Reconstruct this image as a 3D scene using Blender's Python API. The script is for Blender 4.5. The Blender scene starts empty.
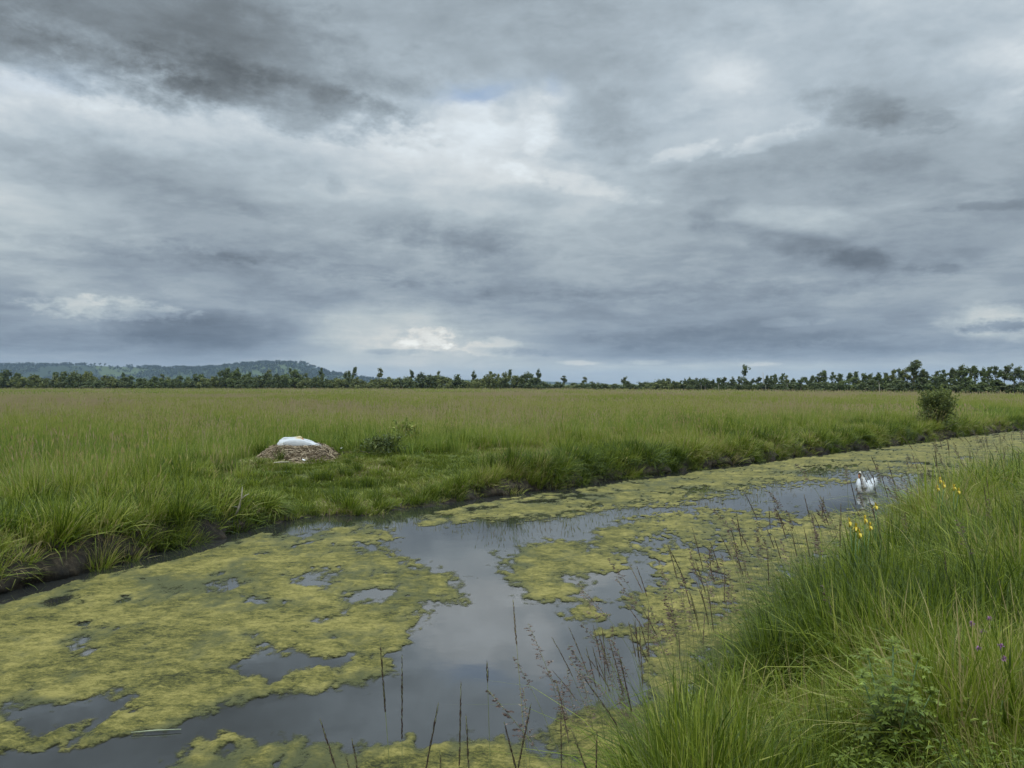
import bpy, bmesh, math, random
import numpy as np
from mathutils import Vector, Matrix, Euler

random.seed(7)
RNG = np.random.default_rng(11)
C = bpy.context.scene.collection
SC = bpy.context.scene
CAMZ, F, CX, CY = 2.6, 800.0, 512.0, 384.0

def at(px, py, z=0.0):
    """world point on the level z that the photograph shows at that spot"""
    y = F * (CAMZ - z) / (py - CY)
    return ((px - CX) / F * y, y, z)

# ------------------------------------------------------------------ numpy noise
def _hash(ix, iy, seed):
    h = (ix.astype(np.int64) * 374761393 + iy.astype(np.int64) * 668265263 + seed * 974634777) & 0x7fffffff
    h = ((h ^ (h >> 13)) * 1274126177) & 0x7fffffff
    return ((h ^ (h >> 16)) & 0xffff) / 65535.0

def vnoise(x, y, seed=0):
    x = np.asarray(x, float); y = np.asarray(y, float)
    ix = np.floor(x); iy = np.floor(y); fx = x - ix; fy = y - iy
    fx = fx * fx * (3 - 2 * fx); fy = fy * fy * (3 - 2 * fy)
    a = _hash(ix, iy, seed); b = _hash(ix + 1, iy, seed); c = _hash(ix, iy + 1, seed); d = _hash(ix + 1, iy + 1, seed)
    return (a + (b - a) * fx) + ((c + (d - c) * fx) - (a + (b - a) * fx)) * fy

def fbm(x, y, octaves=4, seed=0):
    s = 0; a = 0.5; t = 0
    for o in range(octaves):
        s = s + a * vnoise(x * 2 ** o + 17.3 * o, y * 2 ** o - 9.1 * o, seed + o); t += a; a *= 0.5
    return s / t          # 0..1

def sstep(a, b, x):
    t = np.clip((x - a) / (b - a), 0, 1)
    return t * t * (3 - 2 * t)

# ------------------------------------------------------------------ object helpers
def mesh_from(name, verts, faces, attrs=None, smooth=False):
    me = bpy.data.meshes.new(name)
    verts = np.asarray(verts, np.float32)
    if isinstance(faces, np.ndarray):
        n, k = faces.shape
        me.vertices.add(len(verts)); me.vertices.foreach_set('co', verts.ravel())
        me.loops.add(n * k); me.loops.foreach_set('vertex_index', faces.astype(np.int32).ravel())
        me.polygons.add(n)
        me.polygons.foreach_set('loop_start', np.arange(0, n * k, k, dtype=np.int32))
        me.update(calc_edges=True); me.validate()
    else:
        me.from_pydata([tuple(v) for v in verts], [], faces)
        me.update()
    for an, vals in (attrs or {}).items():
        a = me.attributes.new(an, 'FLOAT', 'POINT')
        a.data.foreach_set('value', np.asarray(vals, np.float32))
    if smooth:
        me.polygons.foreach_set('use_smooth', np.ones(len(me.polygons), bool))
    return me

def link(name, me, mat, parent=None, loc=None):
    o = bpy.data.objects.new(name, me)
    if mat is not None and not me.materials: me.materials.append(mat)
    C.objects.link(o)
    if parent is not None: o.parent = parent
    if loc is not None: o.location = loc
    return o

def thing(name, label, cat, loc=(0, 0, 0), rotz=0.0, group=None):
    o = bpy.data.objects.new(name, None); C.objects.link(o)
    o.empty_display_size = 0.2
    o.location = loc; o.rotation_euler = (0, 0, rotz)
    o['label'] = label; o['category'] = cat
    if group: o['group'] = group
    return o

def tag(o, label=None, cat=None, group=None, kind=None):
    if label: o['label'] = label
    if cat: o['category'] = cat
    if group: o['group'] = group
    if kind: o['kind'] = kind
    return o

def dup(root, loc, rotz=0.0, scale=None, label=None, group=None):
    r = root.copy(); C.objects.link(r); r.location = loc; r.rotation_euler = (0, 0, rotz)
    if scale is not None: r.scale = scale
    if label: r['label'] = label
    if group: r['group'] = group
    for ch in list(root.children):
        c = ch.copy(); C.objects.link(c); c.parent = r
        for g in list(ch.children):
            d = g.copy(); C.objects.link(d); d.parent = c
    return r

class MB:
    """collects vertices, faces and a per-vertex tone"""
    def __init__(s): s.v = []; s.f = []; s.a = []
    def add(s, vs, fs, tone=0.5):
        n = len(s.v); s.v.extend(vs)
        s.f.extend([tuple(i + n for i in f) for f in fs])
        if np.isscalar(tone): s.a.extend([tone] * len(vs))
        else: s.a.extend(tone)
    def tube(s, pts, radii, sides=6, tone=0.5, cap=True):
        pts = [Vector(p) for p in pts]; vs = []; fs = []
        up = Vector((0.13, 0.31, 0.94))
        for i, p in enumerate(pts):
            d = (pts[min(i + 1, len(pts) - 1)] - pts[max(i - 1, 0)])
            d = d.normalized() if d.length > 1e-9 else Vector((0, 0, 1))
            a = d.cross(up)
            if a.length < 1e-3: a = d.cross(Vector((1, 0, 0)))
            a.normalize(); b = d.cross(a)
            r = radii[i] if not np.isscalar(radii) else radii
            for k in range(sides):
                t = 2 * math.pi * k / sides
                vs.append(tuple(p + a * (r * math.cos(t)) + b * (r * math.sin(t))))
        for i in range(len(pts) - 1):
            for k in range(sides):
                k2 = (k + 1) % sides
                fs.append((i * sides + k, i * sides + k2, (i + 1) * sides + k2, (i + 1) * sides + k))
        if cap:
            fs.append(tuple(range(sides))[::-1]); m = (len(pts) - 1) * sides
            fs.append(tuple(m + k for k in range(sides)))
        s.add(vs, fs, tone)
    def ellipsoid(s, c, r, rot=None, seg=16, rings=10, tone=0.5):
        vs = []; fs = []
        M = rot or Matrix.Identity(3)
        for i in range(rings + 1):
            th = math.pi * i / rings
            for k in range(seg):
                ph = 2 * math.pi * k / seg
                v = Vector((r[0] * math.sin(th) * math.cos(ph), r[1] * math.sin(th) * math.sin(ph), r[2] * math.cos(th)))
                vs.append(tuple(M @ v + Vector(c)))
        for i in range(rings):
            for k in range(seg):
                k2 = (k + 1) % seg
                fs.append((i * seg + k, (i + 1) * seg + k, (i + 1) * seg + k2, i * seg + k2))
        s.add(vs, fs, tone)
    def mesh(s, name, smooth=False):
        return mesh_from(name, np.array(s.v), s.f, {'tone': s.a}, smooth)
    def build(s, name, mat, parent=None, smooth=False, loc=None):
        return link(name, s.mesh(name, smooth), mat, parent, loc)

# ------------------------------------------------------------------ material helpers
def mat_new(name):
    m = bpy.data.materials.new(name); m.use_nodes = True
    nt = m.node_tree; nt.nodes.clear()
    out = nt.nodes.new('ShaderNodeOutputMaterial')
    return m, nt, out

def N(nt, t, **kw):
    n = nt.nodes.new(t)
    for k, v in kw.items():
        if k.startswith('i_'):
            n.inputs[int(k[2:]) if k[2:].isdigit() else k[2:].replace('_', ' ')].default_value = v
        else: setattr(n, k, v)
    return n

def L(nt, a, b): nt.links.new(a, b)

def ramp(nt, stops, interp='LINEAR'):
    n = nt.nodes.new('ShaderNodeValToRGB'); cr = n.color_ramp; cr.interpolation = interp
    while len(cr.elements) < len(stops): cr.elements.new(0.5)
    for e, (p, c) in zip(cr.elements, stops):
        e.position = p
    for e, (p, c) in zip(cr.elements, stops):
        e.color = (c[0], c[1], c[2], 1) if not np.isscalar(c) else (c, c, c, 1)
    return n

def math_n(nt, op, a, b=None, c=None, clamp=False):
    n = nt.nodes.new('ShaderNodeMath'); n.operation = op; n.use_clamp = clamp
    for i, v in enumerate((a, b, c)):
        if v is None: continue
        if isinstance(v, (int, float)): n.inputs[i].default_value = v
        else: L(nt, v, n.inputs[i])
    return n.outputs[0]

def leaf_mat(name, stops, transl=0.35, rough=0.5, spec=0.3, tint_w=0.5, patch=0.0, patch_scale=0.15):
    """two-sided leaf: tone of the blade + tone of its tuft picks a colour"""
    m, nt, out = mat_new(name)
    a = N(nt, 'ShaderNodeAttribute', attribute_name='tone')
    b = N(nt, 'ShaderNodeAttribute', attribute_name='tint', attribute_type='INSTANCER')
    if tint_w < 0:      # plain objects: tone only
        v = a.outputs['Fac']
    else:
        v = math_n(nt, 'ADD', a.outputs['Fac'], math_n(nt, 'MULTIPLY', math_n(nt, 'SUBTRACT', b.outputs['Fac'], 0.5), tint_w))
    r = ramp(nt, stops); L(nt, v, r.inputs[0])
    p = N(nt, 'ShaderNodeBsdfPrincipled'); p.inputs['Roughness'].default_value = rough
    p.inputs['Specular IOR Level'].default_value = spec
    L(nt, r.outputs[0], p.inputs['Base Color'])
    t = N(nt, 'ShaderNodeBsdfTranslucent'); L(nt, r.outputs[0], t.inputs[0])
    mx = N(nt, 'ShaderNodeMixShader'); mx.inputs[0].default_value = transl
    L(nt, p.outputs[0], mx.inputs[1]); L(nt, t.outputs[0], mx.inputs[2]); L(nt, mx.outputs[0], out.inputs[0])
    return m

def plain_mat(name, col, rough=0.6, spec=0.3, var=0.15, scale=20.0, bump=0.0):
    m, nt, out = mat_new(name)
    tc = N(nt, 'ShaderNodeTexCoord'); no = N(nt, 'ShaderNodeTexNoise'); no.inputs['Scale'].default_value = scale
    no.inputs['Detail'].default_value = 5
    L(nt, tc.outputs['Object'], no.inputs['Vector'])
    lo = [c * (1 - var) for c in col]; hi = [min(1, c * (1 + var)) for c in col]
    r = ramp(nt, [(0.3, lo), (0.7, hi)]); L(nt, no.outputs[0], r.inputs[0])
    p = N(nt, 'ShaderNodeBsdfPrincipled'); p.inputs['Roughness'].default_value = rough
    p.inputs['Specular IOR Level'].default_value = spec
    L(nt, r.outputs[0], p.inputs['Base Color'])
    if bump:
        b = N(nt, 'ShaderNodeBump'); b.inputs['Strength'].default_value = bump; b.inputs['Distance'].default_value = 0.02
        L(nt, no.outputs[0], b.inputs['Height']); L(nt, b.outputs[0], p.inputs['Normal'])
    L(nt, p.outputs[0], out.inputs[0])
    return m

# ------------------------------------------------------------------ the ditch: two waterlines
left_px = [(0, 588), (60, 573), (130, 557), (195, 541), (255, 525), (320, 515), (365, 516), (420, 506), (470, 498), (520, 491),
           (580, 484), (640, 475), (700, 468), (760, 460), (820, 453), (880, 446), (940, 438), (1024, 428)]
LB = [at(x, y)[:2] for x, y in left_px]
LB = [(-60, -38), (-22, -3.5), (-10.5, 6.9)] + LB + [(41, 59), (90, 106), (240, 250)]
RB = [(-62, -70), (-14, -13.5), (-4.6, -2.8), (-1.5, 1.2), (-0.75, 2.6), (0.4, 4.6), (1.6, 6.6), (2.75, 8.2), (4.4, 10.3), (8.1, 15.4), (11.6, 19.5), (27, 36), (40, 49), (100, 107), (250, 250)]
LB = np.array(LB, float); RB = np.array(RB, float)

def sdist(x, y, P):
    """distance to the polyline, positive on its left-hand side"""
    x = np.asarray(x, float); y = np.asarray(y, float)
    best = np.full(x.shape, 1e18); sg = np.ones(x.shape)
    for (ax, ay), (bx, by) in zip(P[:-1], P[1:]):
        dx, dy = bx - ax, by - ay; l2 = dx * dx + dy * dy
        t = np.clip(((x - ax) * dx + (y - ay) * dy) / l2, 0, 1)
        qx = x - (ax + t * dx); qy = y - (ay + t * dy); d2 = qx * qx + qy * qy
        cr = dx * (y - ay) - dy * (x - ax)
        upd = d2 < best - 1e-12
        best = np.where(upd, d2, best); sg = np.where(upd, np.sign(cr), sg)
    return np.sqrt(best) * sg

def s_left(x, y):
    near = sdist(x, y, LB)
    return near + (fbm(np.asarray(x) * 0.9, np.asarray(y) * 0.9, 3, 5) - 0.5) * 0.50 - 0.02
def s_right(x, y):
    return -sdist(x, y, RB) + (fbm(np.asarray(x) * 1.1, np.asarray(y) * 1.1, 3, 9) - 0.5) * 0.35

def ell(x, y, cx, cy, rx, ry, ang=0.0):
    c, s = math.cos(ang), math.sin(ang); dx = x - cx; dy = y - cy
    u = (dx * c + dy * s) / rx; v = (-dx * s + dy * c) / ry
    return np.exp(-(u * u + v * v))

def shelf(x, y):      # trodden low shelf in front of the nest
    return np.clip(ell(x, y, -3.6, 17.2, 2.6, 3.0, 0.6) * 1.25, 0, 1)
def cropped(x, y):    # short grazed turf round the nest
    a = 1.2 * ell(x, y, -3.7, 18.2, 2.6, 3.0, 0.2) + 1.1 * ell(x, y, -6.2, 20.7, 1.25, 1.3) + ell(x, y, -4.9, 21.0, 1.7, 1.6) + 0.95 * ell(x, y, -1.6, 20.6, 2.6, 1.5, 0.75) + 0.8 * ell(x, y, 0.8, 23.8, 2.2, 0.9, 0.5)
    return np.clip(a * 1.35 - 0.15, 0, 1)

def ground_z(x, y):
    x = np.asarray(x, float); y = np.asarray(y, float)
    sl = s_left(x, y); sr = s_right(x, y); sh = shelf(x, y)
    lump = (fbm(x * 0.8, y * 0.8, 4, 3) - 0.5)
    zl = -0.5 + 0.5 * sstep(-0.5, 0.0, sl) + (0.42 * (1 - sh) + 0.05 * sh) * sstep(-0.02, 0.22, sl) \
        + (0.18 * (1 - sh) + 0.42 * sh) * sstep(0.2, 4.5, sl) + 0.06 * sstep(5, 40, sl) + lump * 0.20 * sstep(0, 2, sl)
    zr = -0.5 + 0.5 * sstep(-0.5, 0.0, sr) + 0.50 * sstep(0.0, 0.75, sr) + 0.42 * sstep(0.7, 3.0, sr) + lump * 0.10 * sstep(0, 1, sr)
    z = np.where(sl > -0.55, zl, -0.5)
    z = np.where(sr > -0.55, np.maximum(z, zr), z)
    return z

# ------------------------------------------------------------------ materials of the setting
def ground_material():
    m, nt, out = mat_new('ground_soil')
    tc = N(nt, 'ShaderNodeTexCoord')
    n1 = N(nt, 'ShaderNodeTexNoise'); n1.inputs['Scale'].default_value = 0.35; n1.inputs['Detail'].default_value = 8; n1.inputs['Roughness'].default_value = 0.65
    n2 = N(nt, 'ShaderNodeTexNoise'); n2.inputs['Scale'].default_value = 9.0; n2.inputs['Detail'].default_value = 6
    L(nt, tc.outputs['Object'], n1.inputs['Vector']); L(nt, tc.outputs['Object'], n2.inputs['Vector'])
    g = ramp(nt, [(0.3, (0.075, 0.10, 0.028)), (0.5, (0.10, 0.115, 0.04)), (0.7, (0.135, 0.13, 0.06))]); L(nt, n1.outputs[0], g.inputs[0])
    s = ramp(nt, [(0.3, (0.022, 0.017, 0.011)), (0.7, (0.07, 0.053, 0.036))]); L(nt, n2.outputs[0], s.inputs[0])
    a = N(nt, 'ShaderNodeAttribute', attribute_name='turf')
    f = math_n(nt, 'ADD', a.outputs['Fac'], math_n(nt, 'MULTIPLY', math_n(nt, 'SUBTRACT', n2.outputs[0], 0.5), 0.9), clamp=True)
    mx = N(nt, 'ShaderNodeMix', data_type='RGBA'); L(nt, f, mx.inputs[0]); L(nt, s.outputs[0], mx.inputs[6]); L(nt, g.outputs[0], mx.inputs[7])
    p = N(nt, 'ShaderNodeBsdfPrincipled'); p.inputs['Roughness'].default_value = 0.9; p.inputs['Specular IOR Level'].default_value = 0.15
    L(nt, mx.outputs[2], p.inputs['Base Color'])
    b = N(nt, 'ShaderNodeBump'); b.inputs['Strength'].default_value = 0.7; b.inputs['Distance'].default_value = 0.05
    L(nt, n2.outputs[0], b.inputs['Height']); L(nt, b.outputs[0], p.inputs['Normal']); L(nt, p.outputs[0], out.inputs[0])
    return m

def mud_material():
    m, nt, out = mat_new('bank_mud')
    tc = N(nt, 'ShaderNodeTexCoord')
    mp = N(nt, 'ShaderNodeMapping'); mp.inputs['Scale'].default_value = (1, 1, 0.5); L(nt, tc.outputs['Object'], mp.inputs[0])
    n2 = N(nt, 'ShaderNodeTexNoise'); n2.inputs['Scale'].default_value = 7.0; n2.inputs['Detail'].default_value = 9; n2.inputs['Roughness'].default_value = 0.78
    L(nt, mp.outputs[0], n2.inputs['Vector'])
    s = ramp(nt, [(0.38, (0.006, 0.005, 0.003)), (0.5, (0.024, 0.018, 0.010)), (0.60, (0.058, 0.044, 0.026)), (0.72, (0.17, 0.14, 0.09))]); L(nt, n2.outputs[0], s.inputs[0])
    p = N(nt, 'ShaderNodeBsdfPrincipled'); p.inputs['Roughness'].default_value = 0.8; p.inputs['Specular IOR Level'].default_value = 0.3
    L(nt, s.outputs[0], p.inputs['Base Color'])
    b = N(nt, 'ShaderNodeBump'); b.inputs['Strength'].default_value = 1.0; b.inputs['Distance'].default_value = 0.06
    L(nt, n2.outputs[0], b.inputs['Height']); L(nt, b.outputs[0], p.inputs['Normal']); L(nt, p.outputs[0], out.inputs[0])
    return m

def water_material():
    m, nt, out = mat_new('ditch_water')
    tc = N(nt, 'ShaderNodeTexCoord')
    n1 = N(nt, 'ShaderNodeTexNoise'); n1.inputs['Scale'].default_value = 1.6; n1.inputs['Detail'].default_value = 3
    n2 = N(nt, 'ShaderNodeTexNoise'); n2.inputs['Scale'].default_value = 14; n2.inputs['Detail'].default_value = 2
    L(nt, tc.outputs['Object'], n1.inputs['Vector']); L(nt, tc.outputs['Object'], n2.inputs['Vector'])
    h = math_n(nt, 'ADD', n1.outputs[0], math_n(nt, 'MULTIPLY', n2.outputs[0], 0.03))
    b = N(nt, 'ShaderNodeBump'); b.inputs['Strength'].default_value = 0.10; b.inputs['Distance'].default_value = 0.012; L(nt, h, b.inputs['Height'])
    d = N(nt, 'ShaderNodeBsdfDiffuse'); d.inputs[0].default_value = (0.020, 0.021, 0.019, 1)
    g = N(nt, 'ShaderNodeBsdfGlossy'); g.inputs['Roughness'].default_value = 0.03; g.inputs['Color'].default_value = (1, 1, 1, 1)
    L(nt, b.outputs[0], g.inputs['Normal'])
    fr = N(nt, 'ShaderNodeFresnel'); fr.inputs['IOR'].default_value = 2.5; L(nt, b.outputs[0], fr.inputs['Normal'])
    mx = N(nt, 'ShaderNodeMixShader'); L(nt, fr.outputs[0], mx.inputs[0]); L(nt, d.outputs[0], mx.inputs[1]); L(nt, g.outputs[0], mx.inputs[2])
    L(nt, mx.outputs[0], out.inputs[0])
    return m

def algae_material():
    m, nt, out = mat_new('floating_algae')
    tc = N(nt, 'ShaderNodeTexCoord')
    mp = N(nt, 'ShaderNodeMapping'); mp.inputs['Scale'].default_value = (1.0, 1.5, 1); mp.inputs['Rotation'].default_value = (0, 0, 0.1)
    L(nt, tc.outputs['Object'], mp.inputs[0])
    n1 = N(nt, 'ShaderNodeTexNoise'); n1.inputs['Scale'].default_value = 0.9; n1.inputs['Detail'].default_value = 9; n1.inputs['Roughness'].default_value = 0.68
    n2 = N(nt, 'ShaderNodeTexNoise'); n2.inputs['Scale'].default_value = 22; n2.inputs['Detail'].default_value = 7; n2.inputs['Roughness'].default_value = 0.75
    n3 = N(nt, 'ShaderNodeTexNoise'); n3.inputs['Scale'].default_value = 5; n3.inputs['Detail'].default_value = 7; n3.inputs['Roughness'].default_value = 0.65
    n5 = N(nt, 'ShaderNodeTexNoise'); n5.inputs['Scale'].default_value = 60; n5.inputs['Detail'].default_value = 4; n5.inputs['Roughness'].default_value = 0.75
    for n in (n1, n2, n3, n5): L(nt, mp.outputs[0], n.inputs['Vector'])
    v = math_n(nt, 'ADD', math_n(nt, 'MULTIPLY', n1.outputs[0], 0.36), math_n(nt, 'ADD', math_n(nt, 'MULTIPLY', n2.outputs[0], 0.42), math_n(nt, 'ADD', math_n(nt, 'MULTIPLY', n5.outputs[0], 0.22), math_n(nt, 'MULTIPLY', n3.outputs[0], 0.32))))
    r = ramp(nt, [(0.555, (0.018, 0.020, 0.007)), (0.605, (0.066, 0.066, 0.016)), (0.66, (0.135, 0.122, 0.030)), (0.74, (0.245, 0.210, 0.062))])
    L(nt, v, r.inputs[0])
    a = N(nt, 'ShaderNodeAttribute', attribute_name='thick')
    thin = N(nt, 'ShaderNodeMix', data_type='RGBA'); L(nt, a.outputs['Fac'], thin.inputs[0]); thin.inputs[6].default_value = (0.070, 0.074, 0.030, 1)
    L(nt, r.outputs[0], thin.inputs[7])
    p = N(nt, 'ShaderNodeBsdfPrincipled'); p.inputs['Roughness'].default_value = 0.7; p.inputs['Specular IOR Level'].default_value = 0.15
    L(nt, thin.outputs[2], p.inputs['Base Color'])
    b = N(nt, 'ShaderNodeBump'); b.inputs['Strength'].default_value = 0.9; b.inputs['Distance'].default_value = 0.02
    L(nt, math_n(nt, 'ADD', n2.outputs[0], n3.outputs[0]), b.inputs['Height']); L(nt, b.outputs[0], p.inputs['Normal'])
    ed = N(nt, 'ShaderNodeAttribute', attribute_name='cover')
    al = N(nt, 'ShaderNodeMapRange', interpolation_type='SMOOTHSTEP'); al.inputs[1].default_value = 0.02; al.inputs[2].default_value = 0.62
    L(nt, math_n(nt, 'ADD', ed.outputs['Fac'], math_n(nt, 'MULTIPLY', math_n(nt, 'ADD', math_n(nt, 'SUBTRACT', n2.outputs[0], 0.5), math_n(nt, 'SUBTRACT', n3.outputs[0], 0.5)), 1.3)), al.inputs[0])
    tr = N(nt, 'ShaderNodeBsdfTransparent'); mx = N(nt, 'ShaderNodeMixShader'); L(nt, al.outputs[0], mx.inputs[0]); L(nt, tr.outputs[0], mx.inputs[1]); L(nt, p.outputs[0], mx.inputs[2])
    L(nt, mx.outputs[0], out.inputs[0])
    return m

# ------------------------------------------------------------------ ground sheet (a fan of rings round the viewer's spot)
def grid_faces(nr, nc, wrap=False):
    i = np.arange(nr - 1)[:, None]; j = np.arange(nc if wrap else nc - 1)[None, :]
    j2 = (j + 1) % nc
    f = np.stack([i * nc + j, i * nc + j2, (i + 1) * nc + j2, (i + 1) * nc + j], -1)
    return f.reshape(-1, 4)

def build_ground():
    az = np.concatenate([np.linspace(-50, 50, 420), np.linspace(50, 310, 90)[1:-1]]) * math.pi / 180
    r = 0.4 * (6000 / 0.4) ** (np.linspace(0, 1, 640))
    A, R = np.meshgrid(az, r)
    x = (R * np.sin(A)).ravel(); y = (R * np.cos(A)).ravel()
    z = ground_z(x, y)
    sl = s_left(x, y); sr = s_right(x, y)
    turf = np.clip(np.maximum(sstep(0.25, 0.6, sl), sstep(0.3, 0.8, sr)) * 1.0, 0, 1)
    me = mesh_from('ground', np.stack([x, y, z], 1), grid_faces(640, len(az), True), {'turf': turf}, True)
    o = link('ground', me, ground_material()); o['kind'] = 'structure'
    return o
build_ground()

def offset_line(P, x0, x1, step):
    """points along the waterline with their inland normals"""
    pts = []
    for a, b in zip(P[:-1], P[1:]):
        n = max(1, int(np.hypot(*(b - a)) / step))
        for k in range(n): pts.append(a + (b - a) * k / n)
    pts = np.array(pts); pts = pts[(pts[:, 0] > x0) & (pts[:, 0] < x1) & (pts[:, 1] > -6)]
    for _ in range(6): pts[1:-1] = (pts[:-2] + pts[1:-1] * 2 + pts[2:]) / 4
    t = np.gradient(pts, axis=0); t /= np.linalg.norm(t, axis=1)[:, None]
    return pts, np.stack([-t[:, 1], t[:, 0]], 1)

def build_bank_face():
    pts, nr = offset_line(LB, -16, 60, 0.06)
    # move to the wobbly true edge
    for _ in range(3):
        s = s_left(pts[:, 0], pts[:, 1]); pts = pts - nr * s[:, None]
    rows = 12; n = len(pts); u = np.cumsum(np.r_[0, np.linalg.norm(np.diff(pts, axis=0), axis=1)])
    top = ground_z(*(pts + nr * 0.26).T) + 0.02
    V = []
    for k in range(rows):
        f = k / (rows - 1)
        zz = -0.2 + (top + 0.2) * f
        bulge = (fbm(u * 2.2, np.full(n, f * 1.6), 4, 21) - 0.5) * 0.60 + (fbm(u * 7, np.full(n, f * 5.0), 3, 22) - 0.5) * 0.13
        off = -0.10 + 0.30 * f ** 2 - 0.12 * math.sin(f * math.pi) + bulge * math.sin(min(1, f * 1.2) * math.pi * 0.9 + 0.2)
        V.append(np.c_[pts + nr * off[:, None], zz + (fbm(u * 4, np.full(n, f * 4.0), 3, 23) - 0.5) * 0.08])
    V = np.concatenate(V)
    o = link('bank_soil', mesh_from('bank_soil', V, grid_faces(rows, n), None, True), mud_material()); o['kind'] = 'structure'
build_bank_face()

# ------------------------------------------------------------------ water
def build_water():
    pts, nr = offset_line(LB, -50, 150, 0.8)
    cols = [0.5, -2, -5, -8, -10.5, -13]
    V = np.concatenate([np.c_[pts + nr * c, np.zeros(len(pts))] for c in cols])
    o = link('ditch_water', mesh_from('ditch_water', V, grid_faces(len(cols), len(pts))[:, ::-1].copy()), water_material()); o['kind'] = 'structure'
build_water()

# ------------------------------------------------------------------ algae on the water
OPEN = [   # open water, outlined on the water's plane
    [(330, 519), (385, 526), (383, 546), (400, 554), (430, 566), (478, 588), (470, 599), (442, 602), (426, 625), (418, 642), (395, 650), (372, 658),
     (408, 658), (395, 675), (365, 690), (300, 692), (268, 698), (240, 706), (180, 734), (100, 741), (20, 753), (-60, 762), (-60, 830), (120, 800),
     (160, 764), (195, 747), (235, 738), (222, 756), (240, 762), (300, 742), (335, 740), (362, 746), (420, 742), (470, 732), (486, 742), (520, 741), (562, 760), (545, 737), (556, 720), (585, 703),
     (632, 700), (640, 690), (644, 660), (630, 640), (604, 636), (622, 624), (648, 622), (618, 603), (640, 590), (660, 568), (640, 556), (600, 556), (592, 540), (600, 524), (640, 514), (700, 508),
     (780, 506), (768, 500), (700, 503), (640, 507), (590, 512), (540, 519), (480, 521), (440, 527), (420, 520), (430, 508), (380, 514)],
    [(700, 508), (768, 486), (850, 483), (935, 480), (960, 490), (930, 502), (860, 510), (790, 507)],
    [(228, 669), (262, 652), (296, 651), (337, 657), (330, 668), (296, 671), (276, 682), (242, 678)],
    [(6, 709), (58, 707), (85, 698), (108, 696), (132, 707), (102, 720), (76, 729), (40, 736), (14, 723)],
    [(50, 601), (70, 596), (92, 596), (84, 604), (58, 608)], [(70, 624), (90, 622), (106, 626), (92, 632), (74, 630)],
    [(214, 585), (240, 582), (258, 586), (246, 594), (218, 594)], [(298, 574), (326, 568), (342, 574), (330, 586), (304, 588)],
    [(352, 596), (376, 588), (402, 586), (398, 594), (362, 602)], [(330, 612), (352, 608), (350, 618), (332, 622)],
    [(60, 646), (86, 640), (92, 648), (70, 655)], [(296, 620), (330, 618), (322, 628), (300, 630)], [(340, 545), (372, 540), (380, 548), (350, 552)],
    [(395, 648), (360, 655), (330, 664), (380, 660)],
    [(700, 548), (722, 546), (728, 558), (706, 560)], [(718, 604), (735, 603), (732, 612), (716, 612)], [(640, 540), (668, 536), (690, 545), (660, 552)],
    [(574, 494), (590, 493), (612, 508), (590, 510)], [(680, 491), (720, 490), (712, 495), (684, 496)],
    [(690, 580), (720, 576), (726, 584), (700, 590)], [(760, 520), (790, 518), (800, 524), (770, 528)], [(810, 468), (850, 466), (846, 470), (815, 472)],
    [(380, 508), (430, 498), (480, 491), (560, 486), (606, 488), (596, 496), (560, 500), (520, 503), (470, 511), (440, 519), (385, 524)],
    [(-60, 615), (0, 584), (100, 560), (200, 530), (260, 515), (330, 505), (385, 505), (385, 522), (335, 527), (262, 531), (188, 549), (160, 556), (100, 572), (50, 585), (0, 598), (-60, 630)],
]
ISLES = [   # algae islands lying in that open water
    [(498, 556), (520, 545), (560, 538), (590, 541), (612, 548), (628, 556), (622, 570), (590, 576), (560, 577), (584, 584), (580, 592), (548, 602), (528, 598), (510, 586), (500, 578), (516, 570), (494, 564)],
    [(560, 612), (580, 603), (600, 602), (606, 622), (580, 622)], [(562, 598), (600, 597), (612, 601), (580, 604)],
    [(600, 634), (618, 630), (625, 638), (610, 641)],
    [(232, 742), (285, 738), (312, 741), (330, 752), (330, 790), (150, 790), (190, 756), (222, 748)],
    [(345, 756), (372, 744), (420, 745), (445, 740), (520, 748), (560, 768), (540, 790), (330, 790)],
    [(400, 735), (425, 736), (450, 742), (430, 748), (405, 744)], [(480, 742), (500, 738), (516, 744), (500, 750)],
]
def poly_sd(px, py, poly, ys=2.2):
    """signed distance (inside positive); rows are foreshortened, so they count more"""
    P = np.array(poly, float) * (1, ys); x = px; y = py * ys
    best = np.full(x.shape, 1e18); inside = np.zeros(x.shape, bool)
    for a, b in zip(P, np.roll(P, -1, 0)):
        dx, dy = b - a; t = np.clip(((x - a[0]) * dx + (y - a[1]) * dy) / (dx * dx + dy * dy + 1e-9), 0, 1)
        best = np.minimum(best, (x - a[0] - t * dx) ** 2 + (y - a[1] - t * dy) ** 2)
        c = ((a[1] <= y) != (b[1] <= y)) & (x < a[0] + (y - a[1]) / (b[1] - a[1] + 1e-12) * dx)
        inside ^= c
    return np.where(inside, 1, -1) * np.sqrt(best)

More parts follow.
